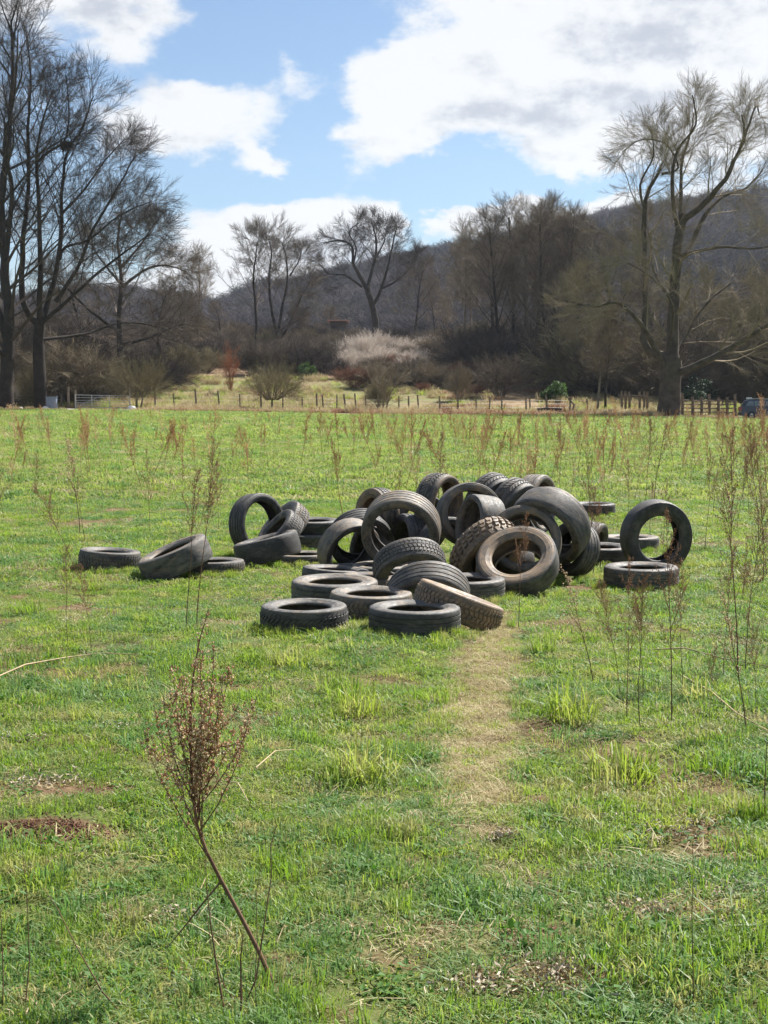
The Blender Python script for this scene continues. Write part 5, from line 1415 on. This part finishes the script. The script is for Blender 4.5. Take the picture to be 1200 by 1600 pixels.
def make_car():
    Y = 123.6; p = gpt(1156, Y); root = empty('parked_car', p, (0, 0, R(-6))); tag(root, 'dark blue estate car with roof rails parked at the right edge of the field', 'car')
    paint = simple('car_paint', (.022, .034, .07), .28, .6, .2, .05, 2); glass = simple('car_glass', (.13, .16, .19), .12, .8); blk = simple('car_black', (.02, .02, .02), .7)
    body = [(0, .45), (.02, .80), (.06, 1.02), (.20, 1.08), (3.35, 1.05), (4.2, .96), (4.55, .80), (4.62, .45), (4.5, .28), (.1, .28)]
    cab = [(.14, 1.07), (.42, 1.56), (.70, 1.64), (2.3, 1.66), (2.62, 1.60), (3.38, 1.05)]

    def prism(prof, w, wt=None, mat=None, name='body', parent=root, y0=0):
        b = MB(); n = len(prof); zmax = max(z for x, z in prof); zmin = min(z for x, z in prof); v = []
        for s in (-1, 1):
            for x, z in prof: v.append((x, y0 + s * (w + ((wt or w) - w) * (z - zmin) / (zmax - zmin)), z))
        q = [(i, (i + 1) % n, n + (i + 1) % n, n + i) for i in range(n)]; t = [(0, i + 1, i) for i in range(1, n - 1)] + [(n, n + i, n + i + 1) for i in range(1, n - 1)]
        b.add(v, q, t); o = b.build(name, mat, parent); m = o.modifiers.new('bevel', 'BEVEL'); m.width = .035; m.segments = 2; m.limit_method = 'ANGLE'; return o
    prism(body, .90, .86, paint, 'body'); prism(cab, .82, .66, paint, 'cabin')
    for s in (-1, 1):
        for (quad) in ([(.40, 1.14), (.60, 1.50), (1.02, 1.53), (1.02, 1.12)], [(1.10, 1.12), (1.10, 1.53), (1.95, 1.54), (1.95, 1.12)], [(2.03, 1.12), (2.03, 1.54), (2.50, 1.50), (3.02, 1.12)]):
            b = MB(); v = []
            for x, z in quad: yy = .82 - .16 * (z - 1.05) / .61; v += [(x, s * (yy + .012), z), (x, s * (yy - .05), z)]
            b.add(v, [(0, 2, 4, 6), (1, 3, 5, 7), (0, 1, 3, 2), (2, 3, 5, 4), (4, 5, 7, 6), (6, 7, 1, 0)]); b.build('window', glass, root)
    b = MB(); b.add([(.17, -.66, 1.15), (.17, .66, 1.15), (.41, .58, 1.52), (.41, -.58, 1.52), (.13, -.66, 1.15), (.13, .66, 1.15), (.37, .58, 1.53), (.37, -.58, 1.53)], [(0, 1, 2, 3), (4, 5, 6, 7), (0, 1, 5, 4), (3, 2, 6, 7)]); b.build('rear_window', glass, root)
    b = MB(); b.box((.02, 0, .45), (.12, 1.7, .22)); b.build('bumper', blk, root)
    for s in (-1, 1):
        b = MB(); b.tube([(.55, s * .62, 1.70), (1.4, s * .62, 1.73), (2.4, s * .62, 1.69)], [.03] * 3, 6, True); b.build('roof_rail', M['galv'], root)
        b = MB(); b.box((.035, s * .74, .88), (.14, .22, .28)); b.build('tail_light', simple('tail_red', (.45, .03, .02), .3, .5), root)
        for x in (.85, 3.65):
            b = MB(); prof = [(.32, -.10), (.34, -.07), (.34, .07), (.32, .10), (.22, .11), (.20, .09), (.20, -.09), (.22, -.11)]; ring(b, prof, 24, True)
            w = b.build('wheel', blk, root, True); w.location = (x, s * .80, .34); w.rotation_euler = (R(90), 0, 0)
            b = MB(); ring(b, [(.01, .05), (.06, .10), (.205, .085), (.205, -.085), (.01, -.08)], 18); h = b.build('rim', M['galv'], w, True)
    b = MB(); b.box((.75, 0, 1.76), (.35, .5, .14)); o = b.build('white_parcel', M['white'], None); o.parent = None; o.location = p; tag(o, 'small white thing lying on the roof of the blue car', 'parcel')


make_weeds()
make_field_edge(); make_car()
# ================================================================== HAZE
def make_haze():
    b = MB(); b.box((0, 720, 122), (5400, 1640, 2 * 122 + 6)); t = NT('haze_air')
    v = t.n('ShaderNodeVolumePrincipled'); v.inputs['Color'].default_value = (.80, .88, 1.0, 1); v.inputs['Density'].default_value = .00010; v.inputs['Anisotropy'].default_value = .2
    o = t.n('ShaderNodeOutputMaterial'); t.L.new(v.outputs[0], o.inputs['Volume'])
    ob = b.build('haze', t.m); tag(ob, 'thin pale blue air between the field and the hill', None, None, 'stuff')


make_haze()
